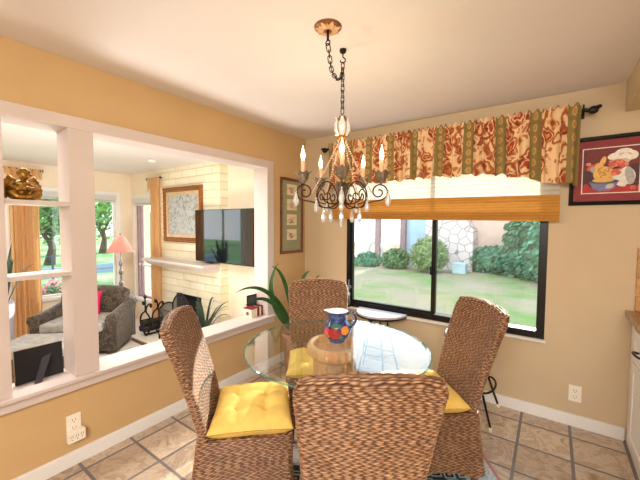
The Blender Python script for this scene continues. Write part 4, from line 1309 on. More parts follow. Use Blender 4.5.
pk.grid(pil(True), 24, 24); pk.grid(pil(False), 24, 24); bmesh.ops.remove_doubles(pk.bm, verts=pk.bm.verts[:], dist=.0005)
pil_ = pk.build('throw_pillow', 'pink'); tag(pil_, 'magenta throw pillow tucked against the armchair back', 'pillow')
AM = Matrix.Translation((-3.42, -1.06, -.45)) @ Matrix.Rotation(radians(-138), 4, 'Z')
pil_.matrix_world = AM @ Matrix.Translation((.05, -.20, .665)) @ Matrix.Rotation(radians(14), 4, 'X')
ot = thing('ottoman', 'dark floral ottoman with pale top cushion in front of the armchair', 'ottoman', (0, 0, 0))
b = MB(); cushbox(b, -.40, .40, -.30, .30, .06, .32, .03); smooth_all(b); b.build('ottoman_base', 'uphol', ot)
b = MB(); cushbox(b, -.41, .41, -.31, .31, .315, .44, .055); smooth_all(b); b.build('ottoman_pad', 'uphol_top', ot)
for sx in (-1, 1):
    for sy in (-1, 1):
        b = MB(); b.lathe([(.018, 0), (.026, .07)], (sx * .33, sy * .23, 0), 10); b.build('leg', 'leg', ot)
place(ot, -2.86, -1.72, -.45, radians(-138))

LX, LY = -4.05, -.26
lp = thing('floor_lamp', 'floor lamp with red bell shade in the corner behind the armchair', 'lamp', (LX, LY, -.45))
b = MB(); b.lathe([(.15, -.45), (.15, -.43), (.05, -.40), (.018, -.36), (.014, .30), (.03, .33), (.045, .37), (.03, .41), (.016, .44), (.016, .52), (.034, .55), (.04, .58), (.028, .62), (.013, .66), (.03, .72), (.034, .75), (.012, .80), (.008, .95)], (LX, LY, 0), 20); b.build('pole', 'lampbase', lp)
b = MB()
sp2 = [(.225, .955), (.215, .97), (.17, 1.05), (.125, 1.13), (.085, 1.20), (.075, 1.235)]
b.lathe(sp2, (LX, LY, 0), 32, cap0=False, cap1=False, rad=lambda a, z: 1 + .025 * cos(8 * a) * (1.25 - z) / .3); b.build('lamp_shade', 'lampshade', lp, fixn=False)
b = MB(); b.lathe([(.004, .94), (.004, 1.25), (.014, 1.262), (.008, 1.285), (.001, 1.295)], (LX, LY, 0), 12)
for k in range(3):
    a = k * 2.094; b.tube([(LX, LY, 1.22), (LX + .077 * cos(a), LY + .077 * sin(a), 1.226)], .002, 5)
b.build('shade_holder', 'lampbase', lp)
b = MB(); b.ell((LX, LY, 1.08), (.03, .03, .045)); b.build('bulb', 'bulb', lp)

def drape(name, p0, p1, z0, z1, folds, amp, nrm):
    b = MB(); p0, p1, nrm = V(p0), V(p1), V(nrm)
    def fn(u, v):
        p = p0.lerp(p1, u)
        wv = sin(2 * pi * folds * u + .5 * sin(5 * u)) * amp * (.55 + .45 * (1 - v)) + .3 * amp * sin(2 * pi * folds * 2.3 * u + 1)
        q = p + nrm * wv
        pinch = (1 - .10 * math.exp(-((v - .97) / .05) ** 2))
        q = (p0 + p1) / 2 * (1 - pinch) + q * pinch
        return V((q.x, q.y, z0 + (z1 - z0) * v))
    b.grid(fn, 90, 24)
    return b
b = drape('drape', (FX + .10, -1.65, 0), (FX + .10, -1.285, 0), -.44, 2.31, 6, .035, (1, 0, 0))
# swagged top edge
def swag(u, v):
    return V((FX + .125 + .02 * sin(2 * pi * 5 * u), -1.70 + .46 * u, 2.335 - (.10 + .07 * abs(sin(pi * 2.5 * u))) * (1 - v)))
dr = thing('window_drape', 'gold drape panel between the two far living room windows', 'curtain', (FX + .10, -1.46, -.45), 'gold drapes')
b.build('drape_panel', 'drape', dr, fixn=False)
b = MB(); b.grid(swag, 60, 6); b.build('drape_heading', 'drape', dr, fixn=False)
b = drape('drape', (-3.74, .14, 0), (-3.42, .14, 0), -.44, 2.28, 5, .03, (0, 1, 0))
dr2 = thing('window_drape', 'gold drape beside the brick chimney at the narrow window', 'curtain', (-3.58, .14, -.45), 'gold drapes')
b.build('drape_panel', 'drape', dr2, fixn=False)
b = MB(); b.grid(lambda u, v: V((-3.80 + .42 * u, .115 + .015 * sin(2 * pi * 5 * u), 2.30 - (.11 + .08 * abs(sin(pi * 2.5 * u + .5)) + .1 * math.exp(-u * 9)) * (1 - v))), 60, 6); b.build('drape_heading', 'drape', dr2, fixn=False)
def short_rod(p0, p1, nrm, lab):
    p0, p1, nrm = V(p0), V(p1), V(nrm)
    t = (p1 - p0).normalized()
    r = thing('short_curtain_rod', lab, 'curtain rod', p0, 'short curtain rods in the living room')
    b = MB(); b.tube([p0, p1], .01, 8); b.build('rod', 'iron', r)
    for p, s_ in ((p0, -1), (p1, 1)):
        b = MB(); q = p + t * s_ * .03
        b.ell(q, .018, 8, 6)
        for k in range(3):
            a = (k - 1) * .7
            b.tube([q, q + t * s_ * (.04 * cos(a)) + V((0, 0, .04 * sin(a)))], [.008, .003], 6)
        b.build('finial', 'iron', r)
        b = MB(); b.tube([p, p + nrm], .007, 6); b.build('bracket', 'iron', r)
short_rod((FX + .10, -1.735, 2.318), (FX + .10, -1.275, 2.318), (-.10, 0, 0), 'short iron rod with pronged finials on the far window wall')
short_rod((-3.80, .13, 2.29), (-3.40, .13, 2.29), (0, .07, 0), 'short iron rod over the narrow window beside the chimney')

b = MB(); b.lathe([(.065, 2.44), (.065, 2.425), (.055, 2.405), (.03, 2.40), (.001, 2.40)], (-2.67, -.375, 0), 28, cap1=False); tag(b.build('smoke_detector', 'smoke', loc=(-2.67, -.375, 2.44)), 'round white smoke detector on the living room ceiling', 'smoke detector')

# ------------------------------------------------------------------ things on shelf and sill
ZS = .5475
# cherub figurine: one continuous cast body
def cherub():
    b = MB(); c = V((-.05, -2.473, 1.6045))
    E_ = lambda x, y, z, r, M=None: b.ell(c + V((x, y, z)), r, 14, 10, M=M)
    E_(0, 0, .052, (.032, .034, .044)); E_(0, .0, .088, (.026, .036, .022)); E_(0, .003, .108, (.014, .014, .02)); E_(.004, .005, .138, (.026, .024, .029)); E_(.016, .005, .128, (.013, .015, .014))
    rg = random.Random(4)
    for k in range(34):
        a = rg.uniform(0, 2 * pi); el = rg.uniform(-.25, 1.45)
        d = V((cos(a) * cos(el), sin(a) * cos(el), sin(el)))
        if d.x > .45 and d.z < .55: continue
        E_(.003 + d.x * .026, .005 + d.y * .026, .141 + d.z * .029, rg.uniform(.0065, .009))
    E_(.030, .005, .134, (.005, .004, .007)); E_(.025, -.010, .127, (.007, .007, .007)); E_(.025, .020, .127, (.007, .007, .007))
    b.tube([c + V(p) for p in ((0, .036, .095), (.02, .055, .07), (.04, .03, .06), (.045, .0, .066))], [.014, .014, .012, .011], 8)
    b.tube([c + V(p) for p in ((0, -.036, .095), (.018, -.052, .07), (.04, -.03, .055), (.046, .0, .06))], [.014, .014, .012, .011], 8)
    b.tube([c + V(p) for p in ((0, .02, .03), (.03, .05, .03), (.045, .02, .018), (.045, -.02, .014))], [.024, .022, .016, .012], 8)
    b.tube([c + V(p) for p in ((0, -.02, .03), (.025, -.055, .03), (.04, -.03, .016), (.05, .03, .014))], [.024, .022, .016, .012], 8)
    E_(0, 0, .012, (.045, .062, .014))
    return b, c
b, c = cherub()
o = b.build('cherub_figurine', 'gold', loc=(-.05, -2.473, 1.6045))
rm = o.modifiers.new('join', 'REMESH'); rm.mode = 'VOXEL'; rm.voxel_size = .0019; rm.use_smooth_shade = True
tag(o, 'gold winged cherub figurine seated on the upper shelf of the divider', 'figurine')
for s_ in (-1, 1):
    b = MB()
    for k in range(7):
        a0 = 1.1 - k * .42
        p0 = c + V((-.012, s_ * (.030 + .004 * k), .098 - .012 * k)); R0_ = .052 - .001 * k
        tip = p0 + V((-.006, s_ * R0_ * max(.25, cos(a0)), R0_ * sin(a0) * .8))
        if tip.z < c.z + .006: tip.z = c.z + .006
        md = (p0 + tip) / 2 + V((0, s_ * .014, .004))
        b.tube([p0, md, tip], [.012, .015, .004], 8, flat=.45)
    b.build('wing', 'gold', o)
pf = thing('photo_frame', 'black photo frame with easel back standing on the divider sill', 'photo frame', (-.115, -2.41, ZS))
MF = Matrix.Translation((-.118, -2.41, ZS)) @ Matrix.Rotation(radians(-6), 4, 'Y')
MT['easelback'] = mat('black_velvet_back', (16, 16, 22), .6, var=.2)
MT['easel'] = mat('dark_easel_leg', (42, 40, 50), .5)
b = MB(); b.box(-.006, .006, -.112, .112, .001, .195, bev=.002, M=MF); pfo = b.build('frame_back', 'easelback', pf)
b = MB(); b.box(-.0085, -.006, -.115, .115, .0, .198, M=MF); b.build('frame_edge', 'gilt', pf)
b = MB(); b.slab([(-.105, -2.405, ZS + .13), (-.105, -2.36, ZS + .145), (-.06, -2.42, ZS + .0), (-.06, -2.455, ZS + .0)], (.003, 0, .001)); b.build('easel_leg', 'easel', pf)
kb = thing('keepsake_box', 'small cream box with round medallion at the end of the sill', 'box', (-.09, -.765, ZS))
MK = Matrix.Translation((-.092, -.765, ZS)) @ Matrix.Rotation(radians(8), 4, 'Z')
b = MB(); b.box(-.05, .05, -.045, .045, 0, .085, bev=.003, M=MK); b.build('box_body', 'creambox', kb)
b = MB(); b.box(-.052, .052, -.047, .047, .085, .098, bev=.003, M=MK); b.build('box_lid', 'redbook', kb)
b = MB(); b.lathe([(.001, .046), (.014, .046), (.018, .0485), (.012, .0495), (.001, .0495)], (0, 0, 0), 16, M=MK @ Matrix.Translation((0, -.001, .045)) @ Matrix.Rotation(pi / 2, 4, 'X')); b.build('medallion', 'ink', kb)
for k, (y, w_, h, m_, lab) in enumerate(((-.700, .022, .098, 'redbook', 'slim dark red book standing beside the cream box on the sill'), (-.674, .020, .088, 'creambox', 'slim cream book between the red and the brown book on the sill'), (-.650, .018, .10, 'leg', 'slim brown book next to the white jamb on the sill'))):
    bk = thing('book', lab, 'book', (-.09, y, ZS), 'books at the end of the sill')
    b = MB(); b.box(-.125, -.045, y - w_ / 2, y - w_ / 2 + .003, ZS, ZS + h); b.box(-.125, -.045, y + w_ / 2 - .003, y + w_ / 2, ZS, ZS + h); b.box(-.048, -.045, y - w_ / 2 + .003, y + w_ / 2 - .003, ZS, ZS + h); b.build('book_cover', m_, bk)
    b = MB(); b.box(-.122, -.048, y - w_ / 2 + .003, y + w_ / 2 - .003, ZS + .003, ZS + h - .004); b.build('pages', 'paper', bk)
fp = thing('small_photo', 'dark framed photo propped behind the books at the sill end', 'photo frame', (-.145, -.70, ZS))
b = MB(); b.box(-.150, -.138, -.765, -.637, ZS, ZS + .205, bev=.002); b.build('frame_border', 'black', fp)
b = MB(); b.box(-.138, -.1365, -.752, -.650, ZS + .014, ZS + .19); b.build('photo_print', 'darkphoto', fp)

# ------------------------------------------------------------------ outlets
def outlet_parts(root, O, u_, v_, n_):
    b = MB(); O = V(O); u_, v_, n_ = V(u_), V(v_), V(n_)
    W, H = .075, .118
    rect(b, O, u_, v_, n_, 0, W, 0, H, 0, 0, .005); rect(b, O, u_, v_, n_, .003, W - .003, .003, H - .003, .005, 0, .0015)
    b.build('cover_plate', 'plastic', root)
    for k in (0, 1):
        b = MB(); y0 = .017 + k * .047
        rect(b, O, u_, v_, n_, .02, .055, y0, y0 + .036, .0065, 0, .0015)
        rect(b, O, u_, v_, n_, .028, .0305, y0 + .015, y0 + .028, .008, 1, .0004); rect(b, O, u_, v_, n_, .0445, .047, y0 + .015, y0 + .028, .008, 1, .0004); rect(b, O, u_, v_, n_, .035, .040, y0 + .005, y0 + .010, .008, 1, .0004)
        b.build('socket', ['plastic', 'slot'], root)
o1 = thing('wall_outlet', 'white duplex outlet low on the back wall near the cabinet', 'outlet', (2.525, 0, .245))
outlet_parts(o1, (2.4875, 0, .186), (1, 0, 0), (0, 0, 1), (0, -1, 0))
o2 = thing('wall_outlet', 'cream duplex outlet with a tap plugged in, below the half wall sill', 'outlet', (0, -2.288, .22))
outlet_parts(o2, (0, -2.328, .196), (0, 1, 0), (0, 0, 1), (1, 0, 0))
ad = thing('outlet_tap', 'cream three way plug adapter in the outlet below the half wall', 'adapter', (0, -2.288, .185))
b = MB(); b.box(.0085, .045, -2.333, -2.243, .158, .222, bev=.007); b.build('adapter_body', 'plastic', ad)
for k in range(3):
    b = MB(); y = -2.315 + k * .027
    b.box(.045, .0456, y - .006, y - .004, .19, .204); b.box(.045, .0456, y + .004, y + .006, .19, .204); b.box(.045, .0456, y - .002, y + .002, .176, .182); b.build('socket_slot', 'slot', ad)

# ------------------------------------------------------------------ kitchen edge on the right
kc = thing('base_cabinet', 'white base cabinet with black pull at the right edge', 'cabinet', (2.80, -.95, 0))
b = MB(); b.box(2.81, 3.4, -1.9, -.002, .095, .868); b.box(2.83, 3.4, -1.9, -.002, 0, .095); b.build('carcass', 'cab', kc)
def front(y0, y1, z0, z1, name):
    b = MB()
    b.box(2.792, 2.81, y0, y1, z0, z1, bev=.003); fr_ = .055
    b.box(2.788, 2.792, y0, y0 + fr_, z0, z1); b.box(2.788, 2.792, y1 - fr_, y1, z0, z1); b.box(2.788, 2.792, y0 + fr_, y1 - fr_, z0, z0 + fr_); b.box(2.788, 2.792, y0 + fr_, y1 - fr_, z1 - fr_, z1)
    return b.build(name, 'cab', kc)
for y1 in (-.20, -.70, -1.20):
    dr_ = front(y1 - .46, y1, .64, .835, 'drawer'); dd = front(y1 - .46, y1, .11, .625, 'door')
    for par, zz in ((dr_, .738),):
        b = MB(); ym = y1 - .23
        b.tube([(2.788, ym - .055, zz - .01), (2.768, ym - .05, zz - .004), (2.758, ym - .03, zz), (2.756, ym, zz + .001), (2.758, ym + .03, zz), (2.768, ym + .05, zz - .004), (2.788, ym + .055, zz - .01)], .007, 8); b.build('handle', 'black', par)
    b = MB(); b.ell((2.776, y1 - .41, .56), .014); b.tube([(2.79, y1 - .41, .56), (2.776, y1 - .41, .56)], .005, 8); b.build('knob', 'black', dd)
b = MB(); b.box(2.812, 2.829, -1.9, -.002, 0, .088); b.build('toe_board', 'white', kc)
b = MB(); b.box(2.772, 3.4, -1.9, -.002, .868, .908, bev=.006); tag(b.build('countertop', 'granite', loc=(2.8, -.95, .868)), 'speckled tan stone countertop on the white base cabinet', 'countertop')
b = MB()
for k in range(4):
    z = .912 + k * .108
    for j in range(5):
        b.box(2.818 + j * .108, 2.920 + j * .108, -.018, -.001, z, z + .10, bev=.004)
struct(b.build('wall_backsplash', 'travertine'))
b = MB(); b.box(2.722, 4.2, -1.6, 0, 2.245, 2.44); struct(b.build('ceiling_soffit', 'wall_back'))
# ------------------------------------------------------------------ stools by the window
def stool(fb=.075, rb=.055, rr_=.165):
    r = thing('iron_stool', 'x', 'stool', (0, 0, 0), 'iron stools below the dining window')
    b = MB()
    pts = [(-.25, .10), (.25, .10)] + [(.25 * cos(t), .10 - .27 * sin(t)) for t in np.linspace(.12, pi - .12, 15)]
    b.slab([V((x, y, .605)) for x, y in pts], (0, 0, .022)); b.build('seat', 'gray_seat', r)
    b = MB(); q = [V((x * 1.0, y, .600)) for x, y in pts]; b.tube(q, .009, 8, closed=True); b.build('seat_rim', 'black', r)
    for x, y in ((-.17, .06), (.17, .06), (-.12, -.12), (.12, -.12)):
        b = MB(); fy = fb if y > 0 else y * 1.25; b.tube([(x * .4, y * .5, .598), (x * .8, (y * .5 + fy) / 2, .30), (x * 1.15, fy, .018)], .0085, 8); b.lathe([(.011, 0), (.012, .018), (.01, .03)], (x * 1.15, fy, 0), 10, 1); b.build('leg', ['black', 'plastic'], r)
    b = MB(); b.tube([(-rr_ * .9, rb, .25)] + ([(-rr_ * cos(t), rb + .07 * sin(t), .25) for t in np.linspace(.3, pi - .3, 9)] if fb > .1 else []) + [(rr_ * .9, rb, .25)] + [(rr_ * cos(t), rb - .20 * sin(t)) + (.25,) for t in np.linspace(.1, pi - .1, 15)], .0075, 8, closed=True); b.build('foot_ring', 'black', r)
    return r
s1 = stool(); s1['label'] = 'grey seated iron stool by the window behind the pitcher'
s2 = stool(.20, .13, .165); s2['label'] = 'black iron stool with foot ring behind the right wicker chair'
s1.location = (1.0, -.13, 0); s2.location = (1.835, -.245, 0); s2.rotation_euler = (0, 0, radians(-90))

# scroll ornament standing on the window ledge
ZL = WZ0 - .0015
ir = thing('scroll_candle_stand', 'small wrought iron scroll stand on the left end of the window ledge', 'candle stand', (.60, -.02, ZL))
b = MB()
for sx in (-1, 1):
    b.tube(bez((.605, -.018, ZL + .012), (.605 + sx * .05, -.018, ZL + .06), (.605 - sx * .03, -.018, ZL + .14), (.605 + sx * .012, -.018, ZL + .2), 12) + spiral(V((.605 + sx * .012, -.018, ZL + .215)), .018, .005, -pi / 2, -pi / 2 + sx * 5.5, 12, V((1, 0, 0)), V((0, 0, 1)))[1:], .0048, 7)
b.tube([(.605, -.018, ZL + .01), (.605, -.018, ZL + .29)], .005, 8)
MT['glint_grey'] = mat('iron_glint_grey', (150, 150, 156), .35, .5, var=.4, scale=60)  # grey instead of iron black, the scrolls' glints put into the colour
b.build('scroll_frame', 'glint_grey', ir)
b = MB(); b.lathe([(.022, ZL), (.022, ZL + .006), (.008, ZL + .014)], (.605, -.018, 0), 16); b.build('foot', 'iron', ir)
b = MB(); b.lathe([(.004, ZL + .10), (.016, ZL + .115), (.018, ZL + .14), (.014, ZL + .15)], (.605, -.018, 0), 12); b.build('glass_cup', 'crystal', ir)

# ------------------------------------------------------------------ outdoors
def leafmass(b, c, r, n, size, mi=0, shell=.55, seed=1, zmin=None):
    rg = random.Random(seed); c = V(c)
    for _ in range(n):
        while True:
            d = V((rg.uniform(-1, 1), rg.uniform(-1, 1), rg.uniform(-1, 1)))
            if .05 < d.length < 1: break
        rr = d.normalized() * (shell + (1 - shell) * rg.random())
        p = c + V((rr.x * r[0], rr.y * r[1], rr.z * r[2]))
        if zmin is not None and p.z < zmin: p.z = zmin + rg.random() * .1
        a = V((rg.gauss(0, 1), rg.gauss(0, 1), rg.gauss(0, 1))).normalized()
        t = a.orthogonal().normalized(); bt = a.cross(t)
        s_ = size * rg.uniform(.6, 1.3)
        b.poly([p - t * s_, p + bt * s_ * .45, p + t * s_, p - bt * s_ * .45], mi)
GZ = -.12
b = MB(); b.grid(lambda u, v: V((-3.5 + 16 * u, .17 + 30 * v, GZ)), 4, 4); o = b.build('lawn', 'lawn'); struct(o)
b = MB(); b.grid(lambda u, v: V((-60 + 55.2 * u, -25 + 60 * v, -.75)), 4, 4); struct(b.build('lawn_side', 'lawn2'))
b = MB(); b.grid(lambda u, v: V((-14 + 11 * u, 11.5 + 40 * v, -.10)), 2, 2); struct(b.build('pavement', 'street'))
# neighbouring house
nh = thing('neighbour_house', 'pink stucco house with flagstone wall and porch beyond the lawn', 'house', (1.5, 10, GZ))
b = MB(); b.box(-1.2, 9, 10.0, 10.3, GZ, 3.15); b.build('stucco_wall', 'stucco', nh)
b = MB(); b.slab([(-1.45, 9.05, GZ), (.17, 9.05, GZ), (.17, 9.05, 1.28), (-.25, 9.05, 1.95), (-.5, 9.05, 3.4), (-1.45, 9.05, 3.4)], (0, .9, 0)); b.build('stone_wall', 'flagstone', nh)
b = MB(); b.box(-2.35, -1.45, 9.5, 9.55, GZ, 3.04); b.build('glass_door', 'bluepanel', nh)
for x in (-2.42, -3.5):
    b = MB(); b.box(x - .1, x + .1, 9.3, 9.5, GZ, 3.0); b.build('porch_post', 'post', nh)
b = MB(); b.slab([(-5, 9.3, 3.0), (9.5, 9.3, 3.0), (9.5, 13, 3.9), (-5, 13, 3.9)], (0, 0, .12)); b.build('roof', 'roof', nh)
for k in range(26):
    pass
b = MB(); b.box(-8.0, -2.45, 10.6, 10.8, GZ, .62); tag(b.build('garden_wall', 'stucco', loc=(-5, 10.7, GZ)), 'low pink garden wall behind the porch posts', 'garden wall')
b = MB(); b.tube(arc((-2.95, 9.75, GZ), .55, .1, pi - .1, 14, (1, 0, 0), (0, 0, .75)), .06, 8); b.box(-3.3, -2.6, 9.7, 9.8, GZ, .1); tag(b.build('garden_bench', 'orange', loc=(-2.95, 9.75, GZ)), 'curved orange garden bench beside the porch post', 'bench')
b = MB(); b.tube([V((-3.62, 9.4, .32)) + V((.32 * cos(t), 0, .40 * sin(t))) for t in np.linspace(0, 2 * pi, 25)[:-1]], .055, 8, closed=True)
for t in np.linspace(0, pi, 5)[:-1]:
    b.tube([V((-3.62 - .3 * cos(t), 9.4, .32 - .38 * sin(t))), V((-3.62 + .3 * cos(t), 9.4, .32 + .38 * sin(t)))], .015, 6)
tag(b.build('wagon_wheel', 'ringgray', loc=(-3.62, 9.4, GZ)), 'pale round wheel ornament standing by the left porch post', 'wheel')
b = MB(); b.box(-.28, .12, 8.2, 8.6, GZ, .18, bev=.02); b.box(-.30, .14, 8.18, 8.62, .18, .22, bev=.01); tag(b.build('utility_box', 'utility', loc=(-.08, 8.4, GZ)), 'pale blue utility box on the lawn by the flagstone wall', 'utility box')
def shrub(name, c, r, n, size, m_, lab, cat='shrub', seed=1, group=None, GZ=GZ):
    t = thing(name, lab, cat, (c[0], c[1], GZ), group)
    b = MB(); leafmass(b, c, r, n, size, 0, .6, seed, GZ + .02); b.ell((c[0], c[1], c[2]), tuple(x * .72 for x in r), 16, 10); b.build('foliage', m_, t, fixn=False)
    b = MB(); b.tube([(c[0], c[1], GZ), (c[0] + .02, c[1], c[2])], .05, 6); b.build('stem', 'bark', t)
    return t
shrub('yard_hedge', (-10.4, 3.4, .55), (2.3, .8, 1.35), 4200, .10, 'foliage1', 'loose green hedge outside the narrow window by the chimney', seed=12, GZ=-.75)
shrub('round_bush', (-.98, 8.0, .46), (.64, .6, .62), 3800, .05, 'foliage4', 'round clipped olive bush before the flagstone wall', seed=2)
shrub('low_shrub', (-2.28, 8.3, .20), (.52, .45, .42), 1500, .08, 'foliage2', 'spiky green shrub just left of the round clipped bush', seed=3, group='low shrubs along the porch')
shrub('low_shrub', (-3.36, 8.3, .10), (.52, .45, .34), 1500, .07, 'foliage3', 'low blue green shrub in front of the left porch post', seed=4, group='low shrubs along the porch')
shrub('low_shrub', (-4.45, 8.3, .02), (.52, .45, .25), 1000, .07, 'foliage2', 'lowest shrub at the far left end of the porch bed', seed=5, group='low shrubs along the porch')
iv = thing('ivy_hedge', 'sprawling blue green ivy hedge along the pink house wall', 'hedge', (2.6, 8.2, GZ))
b = MB()
for k, (c, r) in enumerate([((2.05, 8.9, 1.0), (.75, .6, .95)), ((1.75, 9.1, 1.05), (.75, .5, .35)), ((1.45, 9.2, 1.42), (.38, .3, .16)), ((1.85, 9.0, 1.55), (.6, .4, .4)), ((.75, 9.3, .25), (.75, .6, .55)), ((1.5, 9.0, .3), (.8, .7, .6)), ((2.3, 8.4, .35), (.9, .9, .75)), ((2.75, 7.6, .4), (.8, .9, .95)), ((3.1, 8.6, 1.0), (1.0, .9, 1.2)), ((3.6, 7.6, 1.0), (.9, 1.0, 1.3)), ((2.55, 9.2, 1.1), (.7, .6, .75)), ((4.4, 8.2, 1.2), (1.0, 1.2, 1.5))]):
    leafmass(b, c, r, 1900, .075, 0, .55, 30 + k, GZ + .02); b.ell(c, tuple(x * .7 for x in r), 14, 8)
b.build('foliage', 'foliage3', iv, fixn=False)
def tree(name, x, y, z0, h, cr, m_, lab, seed=1, group=None, n=2600, size=.22):
    t = thing(name, lab, 'tree', (x, y, z0), group)
    b = MB(); b.tube([(x, y, z0), (x + .1, y, z0 + h * .3), (x - .05, y + .1, z0 + h * .62)], [h * .05, h * .035, h * .02], 9)
    for k in range(4):
        a = k * 1.6 + seed; b.tube([(x + .08, y, z0 + h * .36), (x + cos(a) * cr * .35, y + sin(a) * cr * .35, z0 + h * .55), (x + cos(a) * cr * .6, y + sin(a) * cr * .6, z0 + h * .72)], [h * .02, h * .013, h * .006], 7)
    b.build('trunk', 'bark', t)
    b = MB(); rg = random.Random(seed)
    for k in range(6):
        a = k * 1.05 + seed; leafmass(b, (x + cos(a) * cr * .45, y + sin(a) * cr * .45, z0 + h * (.66 + .12 * rg.random())), (cr * .6, cr * .6, cr * .5), n // 6, size, 0, .3, seed * 7 + k)
    b.build('crown', m_, t, fixn=False)
def yardtree(x, y, zt0, zt1, cr, lab, m_='foliage1', seed=1):
    t = thing('garden_tree', lab, 'tree', (x, y, -.75), 'trees outside')
    b = MB(); b.tube([(x, y, -.75), (x + .1, y + .12, zt0 * .5 - .3), (x - .05, y - .1, zt0 + .4), (x, y, zt0 + 1.2)], [.26, .17, .15, .06], 9)
    for k in range(3):
        a = k * 2.1 + seed; b.tube([(x, y, zt0 * .5), (x + .5 * cos(a), y + .6 * sin(a), zt0 + .6), (x + 1.1 * cos(a), y + 1.2 * sin(a), zt0 + 1.4)], [.10, .07, .03], 7)
    b.build('trunk', 'bark', t)
    b = MB()
    for k in range(9):
        a = k * 2.4 + seed; rr = cr * (.25 + .5 * ((k * 37) % 10) / 10)
        leafmass(b, (x + cos(a) * rr, y + sin(a) * rr, zt0 + (zt1 - zt0) * (.16 + .08 * k)), (cr * .62, cr * .62, (zt1 - zt0) * .36), 620, .17, 0, .25, seed * 7 + k)
    b.build('crown', m_, t, fixn=False)
yardtree(-19, 2.7, .9, 5.0, 2.2, 'bright tree with thick bent trunk between the drape and the white post', seed=2)
yardtree(-24, 7.1, 1.2, 6.5, 3.0, 'bright spreading tree beyond the lawn behind the floor lamp', seed=3)
yardtree(-32, 2.0, 1.0, 6.0, 3.0, 'farther hazy tree half hidden by the white divider post', 'foliage2', seed=5)
yardtree(-20, -2.8, .8, 5.5, 2.6, 'green tree at the far left behind the gold drape', 'foliage2', seed=4)
yardtree(-15, 12.0, .6, 5.5, 2.4, 'dark leaved tree seen through the narrow window by the chimney', 'foliage2', seed=6)
tree('garden_tree', -4.5, 16.5, GZ, 6.5, 2.6, 'foliage2', 'tree rising behind the pink house roof on the left', 6, 'trees outside')
b = MB(); b.box(-14.1, -13.9, -10, 20, -.75, -.36); tag(b.build('low_boundary_wall', 'bluewall', loc=(-14, 5, -.75)), 'low blue grey boundary wall across the side lawn', 'wall')
fn_ = thing('yard_fence', 'thin dark metal rail fence across the side lawn', 'fence', (-13.4, 3, -.75))
b = MB(); b.tube([(-13.4, -10, .16), (-13.4, 8.5, .16)], .016, 6); b.tube([(-13.4, -10, -.5), (-13.4, 8.5, -.5)], .016, 6); b.build('rail', 'fence', fn_)
for k in range(7):
    b = MB(); b.box(-13.43, -13.37, -9.5 + 2.7 * k - .03, -9.5 + 2.7 * k + .03, -.75, .22); b.build('post', 'fence', fn_)
for k, (x, y, lab) in enumerate(((-6.6, -1.05, 'terracotta pot of pink flowers nearest the curtain outside'), (-7.0, -.42, 'terracotta pot of pink flowers nearest the armchair outside'))):
    t = thing('flower_pot', lab, 'flower pot', (x, y, -.75), 'flower pots outside')
    b = MB(); potshape(b, (x, y, -.75), .2, .4); b.build('pot', 'pot', t)
    b = MB(); leafmass(b, (x, y, -.15), (.26, .26, .26), 500, .05, 0, .3, 50 + k); b.build('foliage', 'foliage2', t, fixn=False)
    b = MB(); leafmass(b, (x, y, -.10), (.28, .28, .27), 260, .05, 0, .7, 60 + k); b.build('blossoms', 'flower', t, fixn=False)

# ------------------------------------------------------------------ lights
def area(name, loc, rot, size, sy, power, col=(1, 1, 1)):
    l = bpy.data.lights.new(name, 'AREA'); l.shape = 'RECTANGLE'; l.size = size; l.size_y = sy; l.energy = power; l.color = col
    o = bpy.data.objects.new(name, l); COL.objects.link(o); o.location = loc; o.rotation_euler = rot
    return o
sun = bpy.data.lights.new('sun', 'SUN'); sun.energy = 9; sun.angle = radians(.7); sun.color = (1, .93, .82)
so = bpy.data.objects.new('sun', sun); COL.objects.link(so)
sd = V((-.04, -1, -.395)); so.rotation_euler = sd.to_track_quat('-Z', 'Y').to_euler(); so.location = (1, 5, 5)
area('kitchen_fill', (2.6, -4.4, 2.36), (radians(28), 0, 0), 1.6, 1.2, 160, (1, 1, 1))  # unseen fill added behind the camera to brighten the dining side
area('living_fill', (-1.0, -2.0, 2.42), (0, radians(24), 0), 1.3, 1.6, 150, (1, .99, .97))  # added fill with no fixture, kept out of view by the header
area('living_up_fill', (-1.2, -1.7, -.15), (pi, 0, 0), 1.0, 1.0, 65, (1, .98, .95))  # upward fill added below the sill to lift the living room ceiling
area('kitchen_up_fill', (3.3, -4.6, 1.3), (pi, 0, 0), 1.2, 1.2, 70, (1, .985, .97))  # invented upward fill that brightens the dining ceiling by bounce
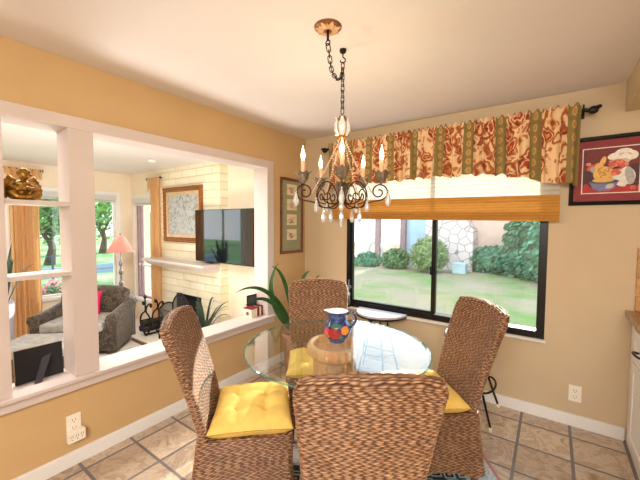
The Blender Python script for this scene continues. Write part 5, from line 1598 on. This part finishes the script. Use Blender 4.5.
for k in range(5):
    a = cam_a + 2 * pi * k / 5
    l = bpy.data.lights.new('bulb_light', 'POINT'); l.energy = 1.6; l.color = (1, .78, .5); l.shadow_soft_size = .02
    o = bpy.data.objects.new('bulb_light', l); COL.objects.link(o); o.location = (CX + (AR + .03) * cos(a), CY + (AR + .03) * sin(a), zc(150) + .03)

wd = bpy.data.worlds.new('sky'); sc.world = wd; wd.use_nodes = True
nt = wd.node_tree; bg = nt.nodes['Background']
tc = nd(nt, 'ShaderNodeTexCoord'); sp3 = nd(nt, 'ShaderNodeSeparateXYZ'); nt.links.new(tc.outputs['Generated'], sp3.inputs[0])
skyc = ramp(nt, sp3.outputs[2], [(.0, (.80, .88, .95, 1)), (.12, (.88, .94, 1, 1)), (.5, (.62, .80, 1, 1))])
cl = noise(nt, 3.0, 5, .6, tc.outputs['Generated'])
skyc2 = mixc(nt, ramp(nt, cl, [(.45, (0, 0, 0, 1)), (.65, (1, 1, 1, 1))]), skyc, (1.0, 1.0, 1.0, 1))
nt.links.new(skyc2, bg.inputs[0]); setin(bg, 'Strength', 3.2)

# ------------------------------------------------------------------ camera
yaw, pitch, roll = radians(35.3), radians(2.85), radians(.33)
F0 = V((-sin(yaw), cos(yaw), 0)); R0 = V((cos(yaw), sin(yaw), 0)); U0 = V((0, 0, 1))
Fd = F0 * cos(pitch) - U0 * sin(pitch); Uq = F0 * sin(pitch) + U0 * cos(pitch)
Rr = R0 * cos(roll) + Uq * sin(roll); Uu = R0 * -sin(roll) + Uq * cos(roll)
cam = bpy.data.cameras.new('camera'); cam.sensor_width = 36; cam.lens = 327 / 640 * 36; cam.clip_start = .02; cam.clip_end = 300
co = bpy.data.objects.new('camera', cam); COL.objects.link(co)
m3 = Matrix((Rr, Uu, -Fd)).transposed()
co.matrix_world = Matrix.Translation((2.345, -3.008, 1.483)) @ m3.to_4x4()
sc.camera = co
sc.view_settings.view_transform = 'Standard'
sc.view_settings.look = 'None'
sc.view_settings.exposure = .1
sc.view_settings.gamma = 1
sc.cycles.max_bounces = 10; sc.cycles.diffuse_bounces = 5; sc.cycles.glossy_bounces = 4; sc.cycles.transparent_max_bounces = 24
sc.cycles.sample_clamp_indirect = 6
